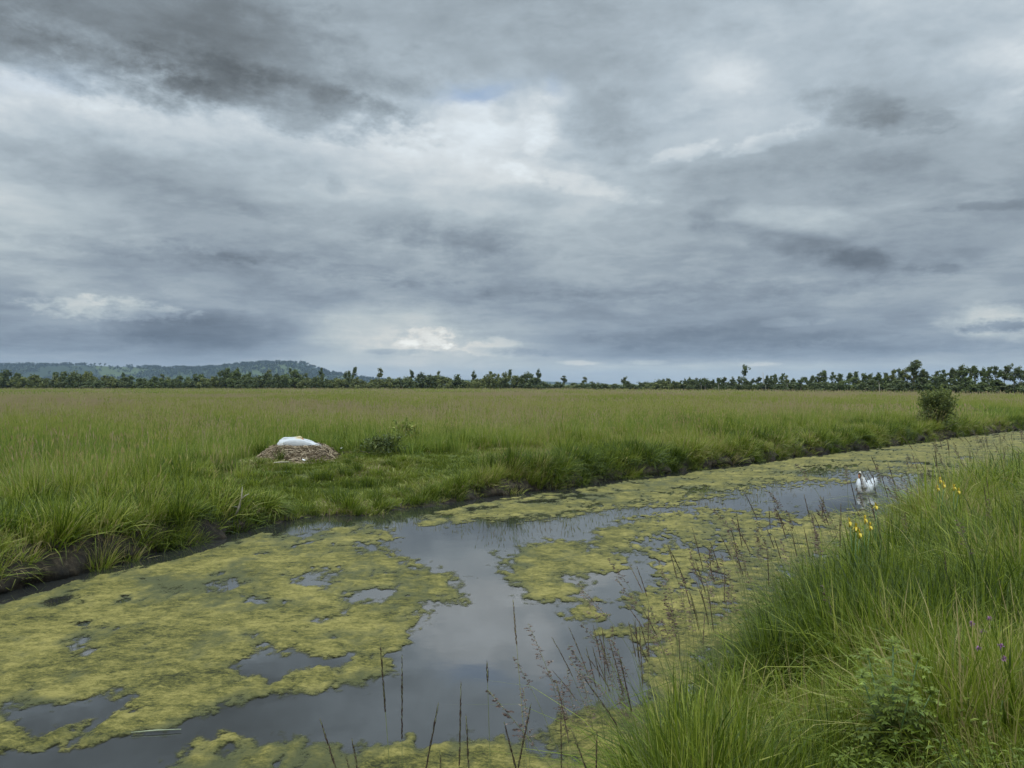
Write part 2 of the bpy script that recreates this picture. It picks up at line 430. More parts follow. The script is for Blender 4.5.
def build_algae():
    tx = np.linspace(-1.05, 0.95, 1150); d = 2080.0 / np.linspace(470, 36, 520)
    TX, D = np.meshgrid(tx, d); x = (TX * D).ravel(); y = D.ravel()
    px = CX + F * x / y; py = CY + F * CAMZ / y
    sl = s_left(x, y); sr = s_right(x, y)
    keep = (sl < 0.0) & (sr < 0.1)
    # raggedness grows from noise in metres
    k_ = np.sqrt(8 / y)
    wx = ((fbm(x * 1.2, y * 0.8, 4, 31) - 0.5) * 40 + (fbm(x * 6, y * 3, 3, 33) - 0.5) * 16) * k_; wy = ((fbm(x * 1.2, y * 0.8, 4, 32) - 0.5) * 9 + (fbm(x * 6, y * 3, 3, 34) - 0.5) * 5) * k_
    m = np.full(x.shape, 60.0)
    qx, qy = px + wx, py + wy
    for p in OPEN:
        a_ = np.array(p, float); small_ = np.ptp(a_[:, 0]) < 75 and np.ptp(a_[:, 1]) < 25
        m = np.minimum(m, -poly_sd(qx, qy, p) + (7 if small_ else 0))
    for p in ISLES: m = np.maximum(m, poly_sd(qx, qy, p))
    ms = np.clip(m, -40, 40) * 0.042      # ~ +-2
    n = fbm(x * 2.3, y * 1.7, 5, 41) - 0.5
    n2 = fbm(x * 11.0, y * 6.0, 4, 42) - 0.5
    holes = np.clip(fbm(x * 0.5, y * 0.6, 3, 43) - 0.56, 0, 1) * 6.0
    small = np.clip(fbm(x * 3.2, y * 2.2, 4, 46) - 0.60, 0, 1) * 9.0 * np.clip(0.3 + holes, 0, 1)
    v = np.clip(ms, -2, 1.0) + n * 1.1 + n2 * 1.7 + 0.26 - holes * 0.35 - small
    rt = sstep(570, 680, px); v = v - 0.20 * rt + rt * ((fbm(x * 17, y * 8, 3, 47) - 0.5) * 1.9 + n2 * 0.5)
    # floating pads of weed by the far bank
    rg = np.random.default_rng(5); pads = np.full(x.shape, -1.0)
    for _ in range(230):
        cx, cy = rg.uniform(425, 720), 0
        cy = 505 - (cx - 430) * 0.085 + rg.normal(0, 6.5) + (6 if cx < 560 else -2)
        wxp, wyp, _z = at(cx, cy); rr = rg.uniform(0.07, 0.30)
        msk = (abs(x - wxp) < 0.8) & (abs(y - wyp) < 0.8)
        if msk.any():
            dd = np.hypot((x[msk] - wxp), (y[msk] - wyp) * rg.uniform(0.6, 0.9)) + n2[msk] * 0.22
            pads[msk] = np.maximum(pads[msk], (rr - dd) * 6)
    pads = np.where(sl < -0.25, pads, -1)
    v = np.maximum(v, pads)
    v = np.where(keep, v, -3)
    # a margin of dark water under the far bank
    v = np.where(sl > -0.40 - 0.5 * fbm(x * 0.9, y * 0.9, 3, 44), np.minimum(v, -0.4), v)
    thick = np.clip((v - holes * 0.6) * 0.95 + n * 1.5 - 0.05, 0, 1)
    z = 0.005 + 0.016 * np.clip(v, 0, 1) * (0.2 + fbm(x * 7, y * 5, 3, 45)) + 0.022 * np.clip(v * 1.5, 0, 1) * n2
    z = 0.002 + (np.maximum(z, 0.003) - 0.002) * sstep(0.0, 0.6, v)
    fa = grid_faces(520, 1150)
    ok = (v[fa] > -0.05).sum(1) >= 2
    fa = fa[ok]
    used = np.unique(fa); re = np.full(len(x), -1); re[used] = np.arange(len(used))
    me = mesh_from('floating_algae', np.stack([x, y, z], 1)[used], re[fa], {'thick': thick[used], 'cover': v[used]}, True)
    o = link('floating_algae', me, algae_material())
    tag(o, 'yellow-green mats of floating algae covering much of the ditch water', 'algae', kind='stuff')
build_algae()

# ------------------------------------------------------------------ grass
def tuft(n, h, spread, width, lean, seed, droop=0.35, tone=(0.08, 0.78), dead=0.06, heads=0, head_len=0.1, head_w=0.012, segs=4, hvar=0.35):
    rg = np.random.default_rng(seed); V = []; Fc = []; T = []
    def strip(base, az, le, ln, w, dr, tn, sg=segs, taper=True):
        n0 = len(V)
        d = np.array([math.cos(az), math.sin(az), 0]); tw = rg.uniform(-0.9, 0.9)
        sd = np.array([-math.sin(az + tw), math.cos(az + tw), 0]); p = None
        for k in range(sg + 1):
            t = k / sg
            hor = le * (0.35 * t + 0.65 * t * t); ver = t - dr * t ** 3 * le
            p = np.array(base) + ln * (d * hor + np.array([0, 0, 1]) * ver)
            ww = w * (1 - t ** 2.2) * (0.7 + 0.6 * min(1, t * 3)) if taper else w
            if k < sg or not taper: V.append(p - sd * ww / 2); V.append(p + sd * ww / 2); T.extend([tn, tn])
            else: V.append(p); T.append(tn)
        for k in range(sg):
            a = n0 + 2 * k
            if k < sg - 1 or not taper: Fc.append((a, a + 1, a + 3, a + 2))
            else: Fc.append((a, a + 1, a + 2))
        return p, d
    for i in range(n):
        r = spread * math.sqrt(rg.random()); a0 = rg.uniform(0, 2 * math.pi)
        base = (r * math.cos(a0), r * math.sin(a0), -0.03)
        az = a0 + rg.normal(0, 0.7); le = abs(rg.normal(lean, lean * 0.5)) * (0.4 + 0.6 * r / max(spread, 1e-6))
        ln = h * rg.uniform(1 - hvar, 1 + hvar * 0.6)
        tn = rg.uniform(*tone) if rg.random() > dead else rg.uniform(0.80, 0.90)
        strip(base, az, le, ln, width * rg.uniform(0.6, 1.3), droop, tn)
    for i in range(heads):
        r = spread * math.sqrt(rg.random()); a0 = rg.uniform(0, 2 * math.pi); az = rg.uniform(0, 6.28)
        base = (r * math.cos(a0), r * math.sin(a0), -0.03); ln = h * rg.uniform(1.15, 1.6); le = abs(rg.normal(0.12, 0.1))
        p, d = strip(base, az, le, ln, width * 0.35, 0.1, 0.8, 3, False)
        hl = head_len * rg.uniform(0.7, 1.3); up = np.array([d[0] * le * 1.5, d[1] * le * 1.5, 1.0]); up /= np.linalg.norm(up)
        for q in range(2):
            s = np.array([math.cos(q * 1.57 + az), math.sin(q * 1.57 + az), 0]) * head_w * 0.5; n0 = len(V)
            V.extend([p - up * 0.02, p + up * hl * 0.4 + s, p + up * hl, p + up * hl * 0.4 - s]); T.extend([0.92] * 4); Fc.append((n0, n0 + 1, n0 + 2, n0 + 3))
    return np.array(V), Fc, T

def protos(prefix, mat, specs):
    col = bpy.data.collections.new(prefix + '_source')
    for i, sp in enumerate(specs):
        V, Fc, T = tuft(seed=100 + i * 7 + len(prefix) * 31, **sp)
        me = mesh_from(prefix, V, Fc, {'tone': T}); me.materials.append(mat)
        o = bpy.data.objects.new('%s_source_%02d' % (prefix, i), me); col.objects.link(o)
    return col

def scatter(name, col, P, rotz, tilt, scale, idx, tint, label, cat):
    """one object whose geometry nodes set a tuft on every point"""
    me = bpy.data.meshes.new(name); n = len(P)
    me.vertices.add(n); me.vertices.foreach_set('co', np.asarray(P, np.float32).ravel())
    r = me.attributes.new('rot', 'FLOAT_VECTOR', 'POINT'); r.data.foreach_set('vector', np.c_[tilt, rotz].astype(np.float32).ravel())
    s = me.attributes.new('size', 'FLOAT_VECTOR', 'POINT'); s.data.foreach_set('vector', np.asarray(scale, np.float32).ravel())
    k = me.attributes.new('pick', 'INT', 'POINT'); k.data.foreach_set('value', np.asarray(idx, np.int32))
    t = me.attributes.new('tint', 'FLOAT', 'POINT'); t.data.foreach_set('value', np.asarray(tint, np.float32))
    o = link(name, me, None)
    ng = bpy.data.node_groups.new(name + '_nodes', 'GeometryNodeTree')
    ng.interface.new_socket('Geometry', in_out='INPUT', socket_type='NodeSocketGeometry')
    ng.interface.new_socket('Geometry', in_out='OUTPUT', socket_type='NodeSocketGeometry')
    gi = ng.nodes.new('NodeGroupInput'); go = ng.nodes.new('NodeGroupOutput')
    ip = ng.nodes.new('GeometryNodeInstanceOnPoints'); ci = ng.nodes.new('GeometryNodeCollectionInfo')
    ci.inputs['Collection'].default_value = col; ci.inputs['Separate Children'].default_value = True; ci.inputs['Reset Children'].default_value = True
    def na(nm, ty):
        q = ng.nodes.new('GeometryNodeInputNamedAttribute'); q.data_type = ty; q.inputs['Name'].default_value = nm; return q.outputs['Attribute']
    ng.links.new(gi.outputs[0], ip.inputs['Points']); ng.links.new(ci.outputs[0], ip.inputs['Instance'])
    ip.inputs['Pick Instance'].default_value = True
    ng.links.new(na('pick', 'INT'), ip.inputs['Instance Index'])
    ng.links.new(na('rot', 'FLOAT_VECTOR'), ip.inputs['Rotation']); ng.links.new(na('size', 'FLOAT_VECTOR'), ip.inputs['Scale'])
    ng.links.new(ip.outputs[0], go.inputs[0])
    md = o.modifiers.new('scatter', 'NODES'); md.node_group = ng
    tag(o, label, cat, kind='stuff')
    return o

def sample_fan(n, r0, r1, az0, az1, rg, power=0.5):
    az = np.radians(rg.uniform(az0, az1, n)); u = rg.random(n)
    r = np.sqrt(r0 * r0 + u * (r1 * r1 - r0 * r0)) if power == 0.5 else r0 * (r1 / r0) ** u
    return r * np.sin(az), r * np.cos(az)

G_BANK = leaf_mat('bank_grass_blade', [(0.0, (0.030, 0.052, 0.005)), (0.3, (0.089, 0.133, 0.010)), (0.6, (0.192, 0.245, 0.023)), (0.8, (0.304, 0.334, 0.051)), (0.90, (0.401, 0.352, 0.131)), (1.0, (0.344, 0.278, 0.124))], 0.45)
G_FAR = leaf_mat('field_grass_blade', [(0.0, (0.082, 0.138, 0.021)), (0.3, (0.163, 0.229, 0.034)), (0.6, (0.251, 0.299, 0.051)), (0.8, (0.338, 0.352, 0.090)), (0.88, (0.421, 0.377, 0.160)), (0.95, (0.421, 0.337, 0.188)), (1.0, (0.408, 0.326, 0.198))], 0.42, tint_w=0.4)
G_TURF = leaf_mat('turf_blade', [(0.0, (0.077, 0.115, 0.014)), (0.3, (0.144, 0.183, 0.024)), (0.6, (0.221, 0.251, 0.038)), (0.8, (0.309, 0.314, 0.090)), (0.88, (0.364, 0.303, 0.160)), (1.0, (0.287, 0.209, 0.130))], 0.35)

def tones(x, y, rg, s=0.25, amp=1.0):
    return np.clip(0.5 + (fbm(x * s, y * s, 4, 61) - 0.5) * 3.0 * amp + rg.normal(0, 0.15, len(x)), 0, 1)

def far_bank():
    rg = np.random.default_rng(21)
    # tall tussocks of the far bank
    col = protos('tussock', G_BANK, [
        dict(n=130, h=0.50, spread=0.17, width=0.011, lean=0.8, droop=0.5, dead=0.05),
        dict(n=140, h=0.52, spread=0.20, width=0.010, lean=0.6, droop=0.45, dead=0.04),
        dict(n=100, h=0.50, spread=0.18, width=0.014, lean=0.85, droop=0.55, dead=0.10),
        dict(n=90, h=0.65, spread=0.14, width=0.011, lean=0.45, droop=0.4, dead=0.05, heads=5, head_w=0.02),
        dict(n=90, h=0.45, spread=0.22, width=0.012, lean=0.7, droop=0.5, dead=0.45)])
    x, y = sample_fan(60000, 8.5, 48, -50, 50, rg)
    sl = s_left(x, y); cr = cropped(x, y)
    dens = (0.42 + 0.58 * sstep(0.42, 0.6, fbm(x * 0.9, y * 0.9, 3, 70))) * np.where(sl < 1.8, 1.0, 0.75)
    ok = (sl > 0.05) & (rg.random(len(x)) < dens * 0.62 * (1 - 0.72 * cr) * np.where(np.hypot(x, y) > 30, 0.6, 1))
    x, y, sl, cr = x[ok], y[ok], sl[ok], cr[ok]; n = len(x)
    clump = fbm(x * 0.7, y * 0.7, 3, 71)
    sc = rg.uniform(0.75, 1.2, n) * (0.40 + 1.2 * clump) * (1 - 0.5 * cr) * (1 + 0.45 * np.exp(-(sl / 1.3) ** 2) * sstep(0.45, 0.62, fbm(x * 0.55 + 3, y * 0.55, 2, 79)) )
    sc = np.minimum(sc, 1.15)
    P = np.c_[x, y, ground_z(x, y)]
    # those on the edge lean out over the water
    t = np.where(sl < 0.35, rg.uniform(0.2, 0.7, n), rg.normal(0, 0.06, n))
    tilt = np.c_[t * 0.72, t * 0.6]
    idx = np.where(rg.random(n) < 0.82, rg.integers(0, 4, n), 4)
    # tilting must not depend on the spin: spin is folded into the choice of tuft, so keep it small at the edge
    rz = np.where(sl < 0.35, rg.uniform(-0.4, 0.4, n), rg.uniform(0, 6.28, n))
    scatter('tussock_grass', col, P, rz, tilt, np.c_[sc, sc, sc * rg.uniform(0.8, 1.1, n)], idx, np.clip(tones(x, y, rg, 0.35) - 0.06, 0, 1),
            'lush green tussocky grass growing along the far bank of the ditch', 'grass')
    # edge fringe
    pts, nr = offset_line(LB, -14, 52, 0.05)
    for _ in range(3): pts = pts - nr * s_left(pts[:, 0], pts[:, 1])[:, None]
    k = rg.random(len(pts)) < 1.0 * (0.35 + 0.65 * sstep(0.4, 0.55, fbm(pts[:, 0] * 0.9, pts[:, 1] * 0.9, 3, 77))); pts, nr = pts[k], nr[k]; n = len(pts)
    off = rg.uniform(-0.02, 0.35, n) - 0.10 * (rg.random(n) < 0.3); q = pts + nr * off[:, None]; sh = shelf(q[:, 0], q[:, 1])
    sc = rg.uniform(0.50, 1.0, n) * (1 - 0.55 * sh)
    P = np.c_[q, ground_z(q[:, 0], q[:, 1]) - 0.02]
    t = rg.uniform(0.15, 0.75, n)
    scatter('overhanging_grass', col, P, rg.uniform(-0.5, 0.5, n), np.c_[t * 0.7, t * 0.65], np.c_[sc, sc, sc], rg.integers(0, 5, n), np.clip(tones(q[:, 0], q[:, 1], rg, 0.5) - 0.05, 0, 1),
            'drooping grass hanging over the muddy edge of the far bank', 'grass')
    # cropped turf by the nest
    colt = protos('turf', G_TURF, [dict(n=70, h=0.10, spread=0.16, width=0.010, lean=0.6, dead=0.08), dict(n=70, h=0.14, spread=0.18, width=0.012, lean=0.8, dead=0.05), dict(n=60, h=0.08, spread=0.2, width=0.014, lean=0.9, dead=0.2)])
    x = rg.uniform(-9, 6, 16000); y = rg.uniform(14, 29, 16000); sl = s_left(x, y); cr = cropped(x, y)
    ok = (sl > 0.05) & (rg.random(len(x)) < np.clip(cr * 1.5, 0, 1) * (0.45 + 0.55 * sstep(0.35, 0.5, fbm(x * 1.3, y * 1.3, 3, 72))))
    x, y = x[ok], y[ok]; n = len(x); sc = rg.uniform(0.6, 1.5, n) * (0.5 + fbm(x * 1.4, y * 1.4, 3, 73))
    P = np.c_[x, y, ground_z(x, y)]
    scatter('short_turf', colt, P, rg.uniform(0, 6.28, n), rg.normal(0, 0.1, (n, 2)), np.c_[sc, sc, sc], rg.integers(0, 3, n), tones(x, y, rg, 0.6, 0.8),
            'short trodden turf sloping from the nest down to the water', 'grass')
far_bank()

def field():
    rg = np.random.default_rng(31)
    near = protos('meadow', G_FAR, [
        dict(n=70, h=0.62, spread=0.28, width=0.014, lean=0.28, dead=0.08, heads=2, head_len=0.12, head_w=0.018),
        dict(n=80, h=0.58, spread=0.30, width=0.013, lean=0.35, dead=0.06, heads=1, head_len=0.12, head_w=0.018),
        dict(n=70, h=0.55, spread=0.30, width=0.016, lean=0.45, dead=0.05),
        dict(n=60, h=0.66, spread=0.26, width=0.014, lean=0.22, dead=0.12, heads=5, head_len=0.14, head_w=0.020)])
    mid = protos('meadowfar', G_FAR, [
        dict(n=90, h=0.52, spread=0.7, width=0.034, lean=0.35, dead=0.12, heads=4, head_len=0.16, head_w=0.04, segs=3),
        dict(n=90, h=0.50, spread=0.7, width=0.034, lean=0.4, dead=0.10, heads=8, head_len=0.16, head_w=0.04, segs=3),
        dict(n=90, h=0.50, spread=0.7, width=0.036, lean=0.4, dead=0.08, heads=3, head_len=0.16, head_w=0.04, segs=3)])
    far = protos('meadowfarthest', G_FAR, [
        dict(n=110, h=0.48, spread=1.9, width=0.09, lean=0.4, dead=0.10, heads=4, head_len=0.2, head_w=0.09, segs=2),
        dict(n=110, h=0.46, spread=1.9, width=0.09, lean=0.4, dead=0.06, heads=2, head_len=0.2, head_w=0.09, segs=2)])
    lab = 'tall meadow grass with brownish seed heads %s'
    def put(name, col, x, y, sc, npro, label, headw):
        n = len(x)
        hd = fbm(x * 0.05, y * 0.05, 3, 81)
        idx = rg.integers(0, npro, n)
        scatter(name, col, np.c_[x, y, ground_z(x, y)], rg.uniform(0, 6.28, n), rg.normal(0, 0.06, (n, 2)), np.c_[sc, sc, sc], idx,
                np.clip(tones(x, y, rg, 0.10, 1.0) + headw, 0, 1), label, 'grass')
    x, y = sample_fan(34000, 13, 48, -50, 50, rg); sl = s_left(x, y)
    ok = (sl > 2.2) & (rg.random(len(x)) < (1 - cropped(x, y)) * sstep(2.0, 7, sl) * 0.8); x, y = x[ok], y[ok]
    put('meadow_grass', near, x, y, rg.uniform(0.75, 1.2, len(x)) * (0.7 + 0.55 * fbm(x * 0.5, y * 0.5, 3, 82)), 4, lab % 'behind the far bank', -0.10)
    x, y = sample_fan(19000, 46, 110, -48, 48, rg); ok = s_left(x, y) > 1.0; x, y = x[ok], y[ok]
    put('meadow_grass', mid, x, y, rg.uniform(0.8, 1.15, len(x)) * (0.75 + 0.5 * fbm(x * 0.2, y * 0.2, 3, 83)), 3, lab % 'in the middle of the wide field', -0.02)
    x, y = sample_fan(20000, 105, 285, -46, 46, rg); ok = s_left(x, y) > 1.0; x, y = x[ok], y[ok]
    put('meadow_grass', far, x, y, rg.uniform(0.8, 1.15, len(x)), 2, lab % 'reaching back to the distant trees', 0.0)
field()

def near_bank():
    rg = np.random.default_rng(41)
    col = protos('verge', G_BANK, [
        dict(n=46, h=0.56, spread=0.15, width=0.0062, lean=0.85, droop=0.7, dead=0.04, hvar=0.5),
        dict(n=46, h=0.58, spread=0.15, width=0.0050, lean=0.55, droop=0.5, dead=0.09, hvar=0.45),
        dict(n=34, h=0.54, spread=0.14, width=0.0105, lean=0.85, droop=0.8, dead=0.02, hvar=0.5),
        dict(n=42, h=0.50, spread=0.17, width=0.0068, lean=1.25, droop=0.85, dead=0.16, hvar=0.5),
        dict(n=55, h=0.58, spread=0.12, width=0.0048, lean=0.4, droop=0.35, dead=0.06),
        dict(n=60, h=0.36, spread=0.17, width=0.0050, lean=0.9, droop=0.7, dead=0.40, hvar=0.5)])
    x, y = sample_fan(30000, 2.0, 30, -25, 56, rg, power=1)
    sr = s_right(x, y); r = np.hypot(x, y)
    area = np.clip(r / 4.5, 0.4, 3.0)
    dens = 0.70 * (0.14 + 0.86 * sstep(0.40, 0.54, fbm(x * 1.6, y * 1.6, 3, 90)))
    # fewer in the hollow beside the thistle
    dens = dens * (1 - 0.85 * ell(x, y, 1.30, 3.75, 0.22, 0.22)) * (1 - 0.8 * ell(x, y, 1.78, 3.68, 0.30, 0.30))
    ok = (sr > 0.12) & (rg.random(len(x)) < dens * np.clip(r / 3.2, 0.45, 1))
    x, y, sr, r = x[ok], y[ok], sr[ok], r[ok]; n = len(x)
    sc = rg.uniform(0.7, 1.2, n) * (0.45 + 1.1 * fbm(x * 1.3, y * 1.3, 3, 91)) * (1 + 0.25 * sstep(6, 16, r))
    sc = sc * np.where(sr > 2.2, 0.85, 1.0) * (1 - 0.55 * ell(x, y, 1.70, 3.30, 0.45, 0.45))
    # straight ahead the bank drops away below the picture
    z = ground_z(x, y)
    lim = CAMZ - 0.50 * y - 0.06
    lim = CAMZ - y * np.interp(x / y, [0.08, 0.13, 0.17, 0.205, 0.24, 0.35, 0.42, 0.51, 0.56, 0.60, 0.66], [0.60, 0.58, 0.50, 0.40, 0.29, 0.19, 0.155, 0.115, 0.085, 0.062, 0.05])
    hmax = np.where(sr < 2.2, np.clip((lim - z) / 0.55, 0.2, 2), 2)
    sc = np.minimum(sc, hmax)
    idx = rg.choice(6, n, p=[0.22, 0.25, 0.17, 0.14, 0.14, 0.08])
    wide = np.clip(r / 6.5, 1, 2.2)
    scatter('verge_grass', col, np.c_[x, y, z], rg.uniform(0, 6.28, n), rg.normal(0, 0.1, (n, 2)), np.c_[sc * np.sqrt(wide), sc * np.sqrt(wide), sc], idx, np.clip(tones(x, y, rg, 0.9, 1.35), 0, 1),
            'long rank green grass covering the near bank beside the water', 'grass')
near_bank()

# ------------------------------------------------------------------ birds
WHITE = None
def feather_material():
    m, nt, out = mat_new('white_feathers')
    tc = N(nt, 'ShaderNodeTexCoord'); mp = N(nt, 'ShaderNodeMapping'); mp.inputs['Scale'].default_value = (6, 22, 16); L(nt, tc.outputs['Object'], mp.inputs[0])
    no = N(nt, 'ShaderNodeTexNoise'); no.inputs['Scale'].default_value = 1.6; no.inputs['Detail'].default_value = 5; L(nt, mp.outputs[0], no.inputs['Vector'])
    a = N(nt, 'ShaderNodeAttribute', attribute_name='tone')
    r = ramp(nt, [(0.0, (0.08, 0.075, 0.065)), (0.5, (0.45, 0.47, 0.485)), (0.7, (0.48, 0.49, 0.49)), (1.0, (0.50, 0.41, 0.24))]); L(nt, a.outputs['Fac'], r.inputs[0])
    p = N(nt, 'ShaderNodeBsdfPrincipled'); p.inputs['Roughness'].default_value = 0.75; p.inputs['Specular IOR Level'].default_value = 0.2
    v = ramp(nt, [(0.3, 0.82), (0.7, 1.0)]); L(nt, no.outputs[0], v.inputs[0])
    mx = N(nt, 'ShaderNodeMix', data_type='RGBA', blend_type='MULTIPLY'); mx.inputs[0].default_value = 1; L(nt, r.outputs[0], mx.inputs[6]); L(nt, v.outputs[0], mx.inputs[7])
    L(nt, mx.outputs[2], p.inputs['Base Color'])
    b = N(nt, 'ShaderNodeBump'); b.inputs['Strength'].default_value = 0.2; b.inputs['Distance'].default_value = 0.01; L(nt, no.outputs[0], b.inputs['Height']); L(nt, b.outputs[0], p.inputs['Normal'])
    L(nt, p.outputs[0], out.inputs[0]); return m
FEATHER = feather_material()
BILL = plain_mat('orange_bill', (0.36, 0.13, 0.045), 0.45)
BLACK = plain_mat('black_skin', (0.012, 0.011, 0.010), 0.4)

def remeshed(mb, voxel, name, smooth=6, tone_fn=None):
    """many overlapping closed pieces grown into one continuous skin"""
    me = mb.mesh('tmp'); o = bpy.data.objects.new('tmp', me); C.objects.link(o)
    r = o.modifiers.new('r', 'REMESH'); r.mode = 'VOXEL'; r.voxel_size = voxel
    s = o.modifiers.new('s', 'SMOOTH'); s.iterations = smooth; s.factor = 0.5
    dg = bpy.context.evaluated_depsgraph_get(); dg.update()
    out = bpy.data.meshes.new_from_object(o.evaluated_get(dg)); out.name = name
    bpy.data.objects.remove(o)
    co = np.empty(len(out.vertices) * 3, np.float32); out.vertices.foreach_get('co', co); co = co.reshape(-1, 3)
    for a in list(out.attributes):
        if a.name == 'tone': out.attributes.remove(a)
    at_ = out.attributes.new('tone', 'FLOAT', 'POINT')
    at_.data.foreach_set('value', (tone_fn(co) if tone_fn else np.full(len(co), 0.6)).astype(np.float32))
    out.polygons.foreach_set('use_smooth', np.ones(len(out.polygons), bool))
    return out

def rx(a): return Matrix.Rotation(a, 3, 'X')
def ry(a): return Matrix.Rotation(a, 3, 'Y')
def rz_(a): return Matrix.Rotation(a, 3, 'Z')

def settle(px, py):
    z = 0.5
    for _ in range(30):
        p = at(px, py, z); z = 0.5 * z + 0.5 * float(ground_z(np.array([p[0]]), np.array([p[1]]))[0])
    p = at(px, py, z); return p

def resting_swan(loc, rot):
    t = thing('resting_swan', 'white swan asleep on the brown nest with its head tucked back', 'swan', loc, rot)
    b = MB()
    b.ellipsoid((-0.08, 0, 0.13), (0.43, 0.25, 0.19))
    b.ellipsoid((0.26, 0, 0.11), (0.40, 0.19, 0.13), ry(0.10))
    b.ellipsoid((-0.36, 0, 0.13), (0.20, 0.17, 0.16))
    b.ellipsoid((0.62, 0, 0.07), (0.16, 0.09, 0.035), ry(0.12))
    b.tube([(-0.42, 0.02, 0.16), (-0.45, 0.03, 0.25), (-0.37, 0.05, 0.315), (-0.24, 0.07, 0.315), (-0.10, 0.08, 0.325), (0.00, 0.08, 0.335)], [0.075, 0.065, 0.052, 0.046, 0.043, 0.043], 10)
    b.ellipsoid((0.03, 0.07, 0.345), (0.075, 0.045, 0.046), ry(0.25))
    hd = np.array([0.03, 0.07, 0.36])
    def tn(co):
        d = np.linalg.norm(co - hd, axis=1)
        return np.clip(0.6 + 0.4 * np.clip(1 - (d - 0.06) / 0.12, 0, 1), 0, 1)
    link('body', remeshed(b, 0.016, 'swan_body', 6, tn), FEATHER, t)
    for s in (-1, 1):
        w = MB()
        w.ellipsoid((0.05, 0.20 * s, 0.17), (0.40, 0.075, 0.145), ry(0.10))
        w.ellipsoid((0.38, 0.13 * s, 0.12), (0.30, 0.06, 0.075), ry(0.16))
        w.ellipsoid((0.66, 0.055 * s, 0.075), (0.13, 0.03, 0.03), ry(0.15))
        link('wing', remeshed(w, 0.016, 'swan_wing', 5, lambda co: np.where(co[:, 0] > 0.66, 0.10, 0.55)), FEATHER, t)
    k = MB(); k.tube([(0.08, 0.07, 0.325), (0.12, 0.055, 0.295), (0.15, 0.04, 0.25)], [0.022, 0.018, 0.010], 8); k.build('bill', BILL, t, True)
    for s in (-1, 1):
        e = MB(); e.ellipsoid((0.06, 0.07 + 0.04 * s, 0.36), (0.008, 0.008, 0.008), None, 8, 6); e.build('eye', BLACK, t, True)
    return t

def floating_swan(loc, rot):
    t = thing('swimming_swan', 'white swan swimming in the open water, facing us with its neck bent down', 'swan', loc, rot)
    b = MB()
    b.ellipsoid((0, 0.10, 0.06), (0.225, 0.46, 0.17)); b.ellipsoid((0, -0.22, 0.09), (0.185, 0.22, 0.17))
    b.ellipsoid((0, 0.55, 0.15), (0.10, 0.20, 0.035), rx(0.35))
    b.tube([(0, -0.32, 0.12), (-0.01, -0.42, 0.20), (-0.03, -0.42, 0.30), (-0.07, -0.37, 0.39), (-0.09, -0.37, 0.46), (-0.10, -0.40, 0.495)], [0.10, 0.075, 0.056, 0.046, 0.042, 0.042], 10)
    b.ellipsoid((-0.10, -0.43, 0.495), (0.044, 0.075, 0.044), rx(0.45))
    hd = np.array([-0.10, -0.43, 0.50])
    link('body', remeshed(b, 0.016, 'swan_body', 6, lambda co: np.clip(0.6 + 0.25 * np.clip(1 - (np.linalg.norm(co - hd, axis=1) - 0.05) / 0.2, 0, 1), 0, 1)), FEATHER, t)
    for s in (-1, 1):
        w = MB()
        w.ellipsoid((0.15 * s, 0.12, 0.19), (0.095, 0.40, 0.15), rx(0.10))
        w.ellipsoid((0.10 * s, 0.42, 0.22), (0.06, 0.26, 0.08), rx(0.16))
        link('wing', remeshed(w, 0.016, 'swan_wing', 5, lambda co: np.full(len(co), 0.55)), FEATHER, t)
    k = MB(); k.tube([(-0.10, -0.49, 0.475), (-0.10, -0.535, 0.43), (-0.10, -0.56, 0.385)], [0.026, 0.022, 0.012], 8); k.build('bill', BILL, t, True)
    k = MB(); k.ellipsoid((-0.10, -0.485, 0.492), (0.027, 0.026, 0.026)); k.tube([(-0.10, -0.465, 0.485), (-0.10, -0.51, 0.46)], [0.032, 0.026], 8); k.build('bill_knob', BLACK, t, True)
    for s in (-1, 1):
        e = MB(); e.ellipsoid((-0.10 + 0.038 * s, -0.455, 0.512), (0.010, 0.012, 0.010), None, 8, 6); e.build('eye', BLACK, t, True)
    return t

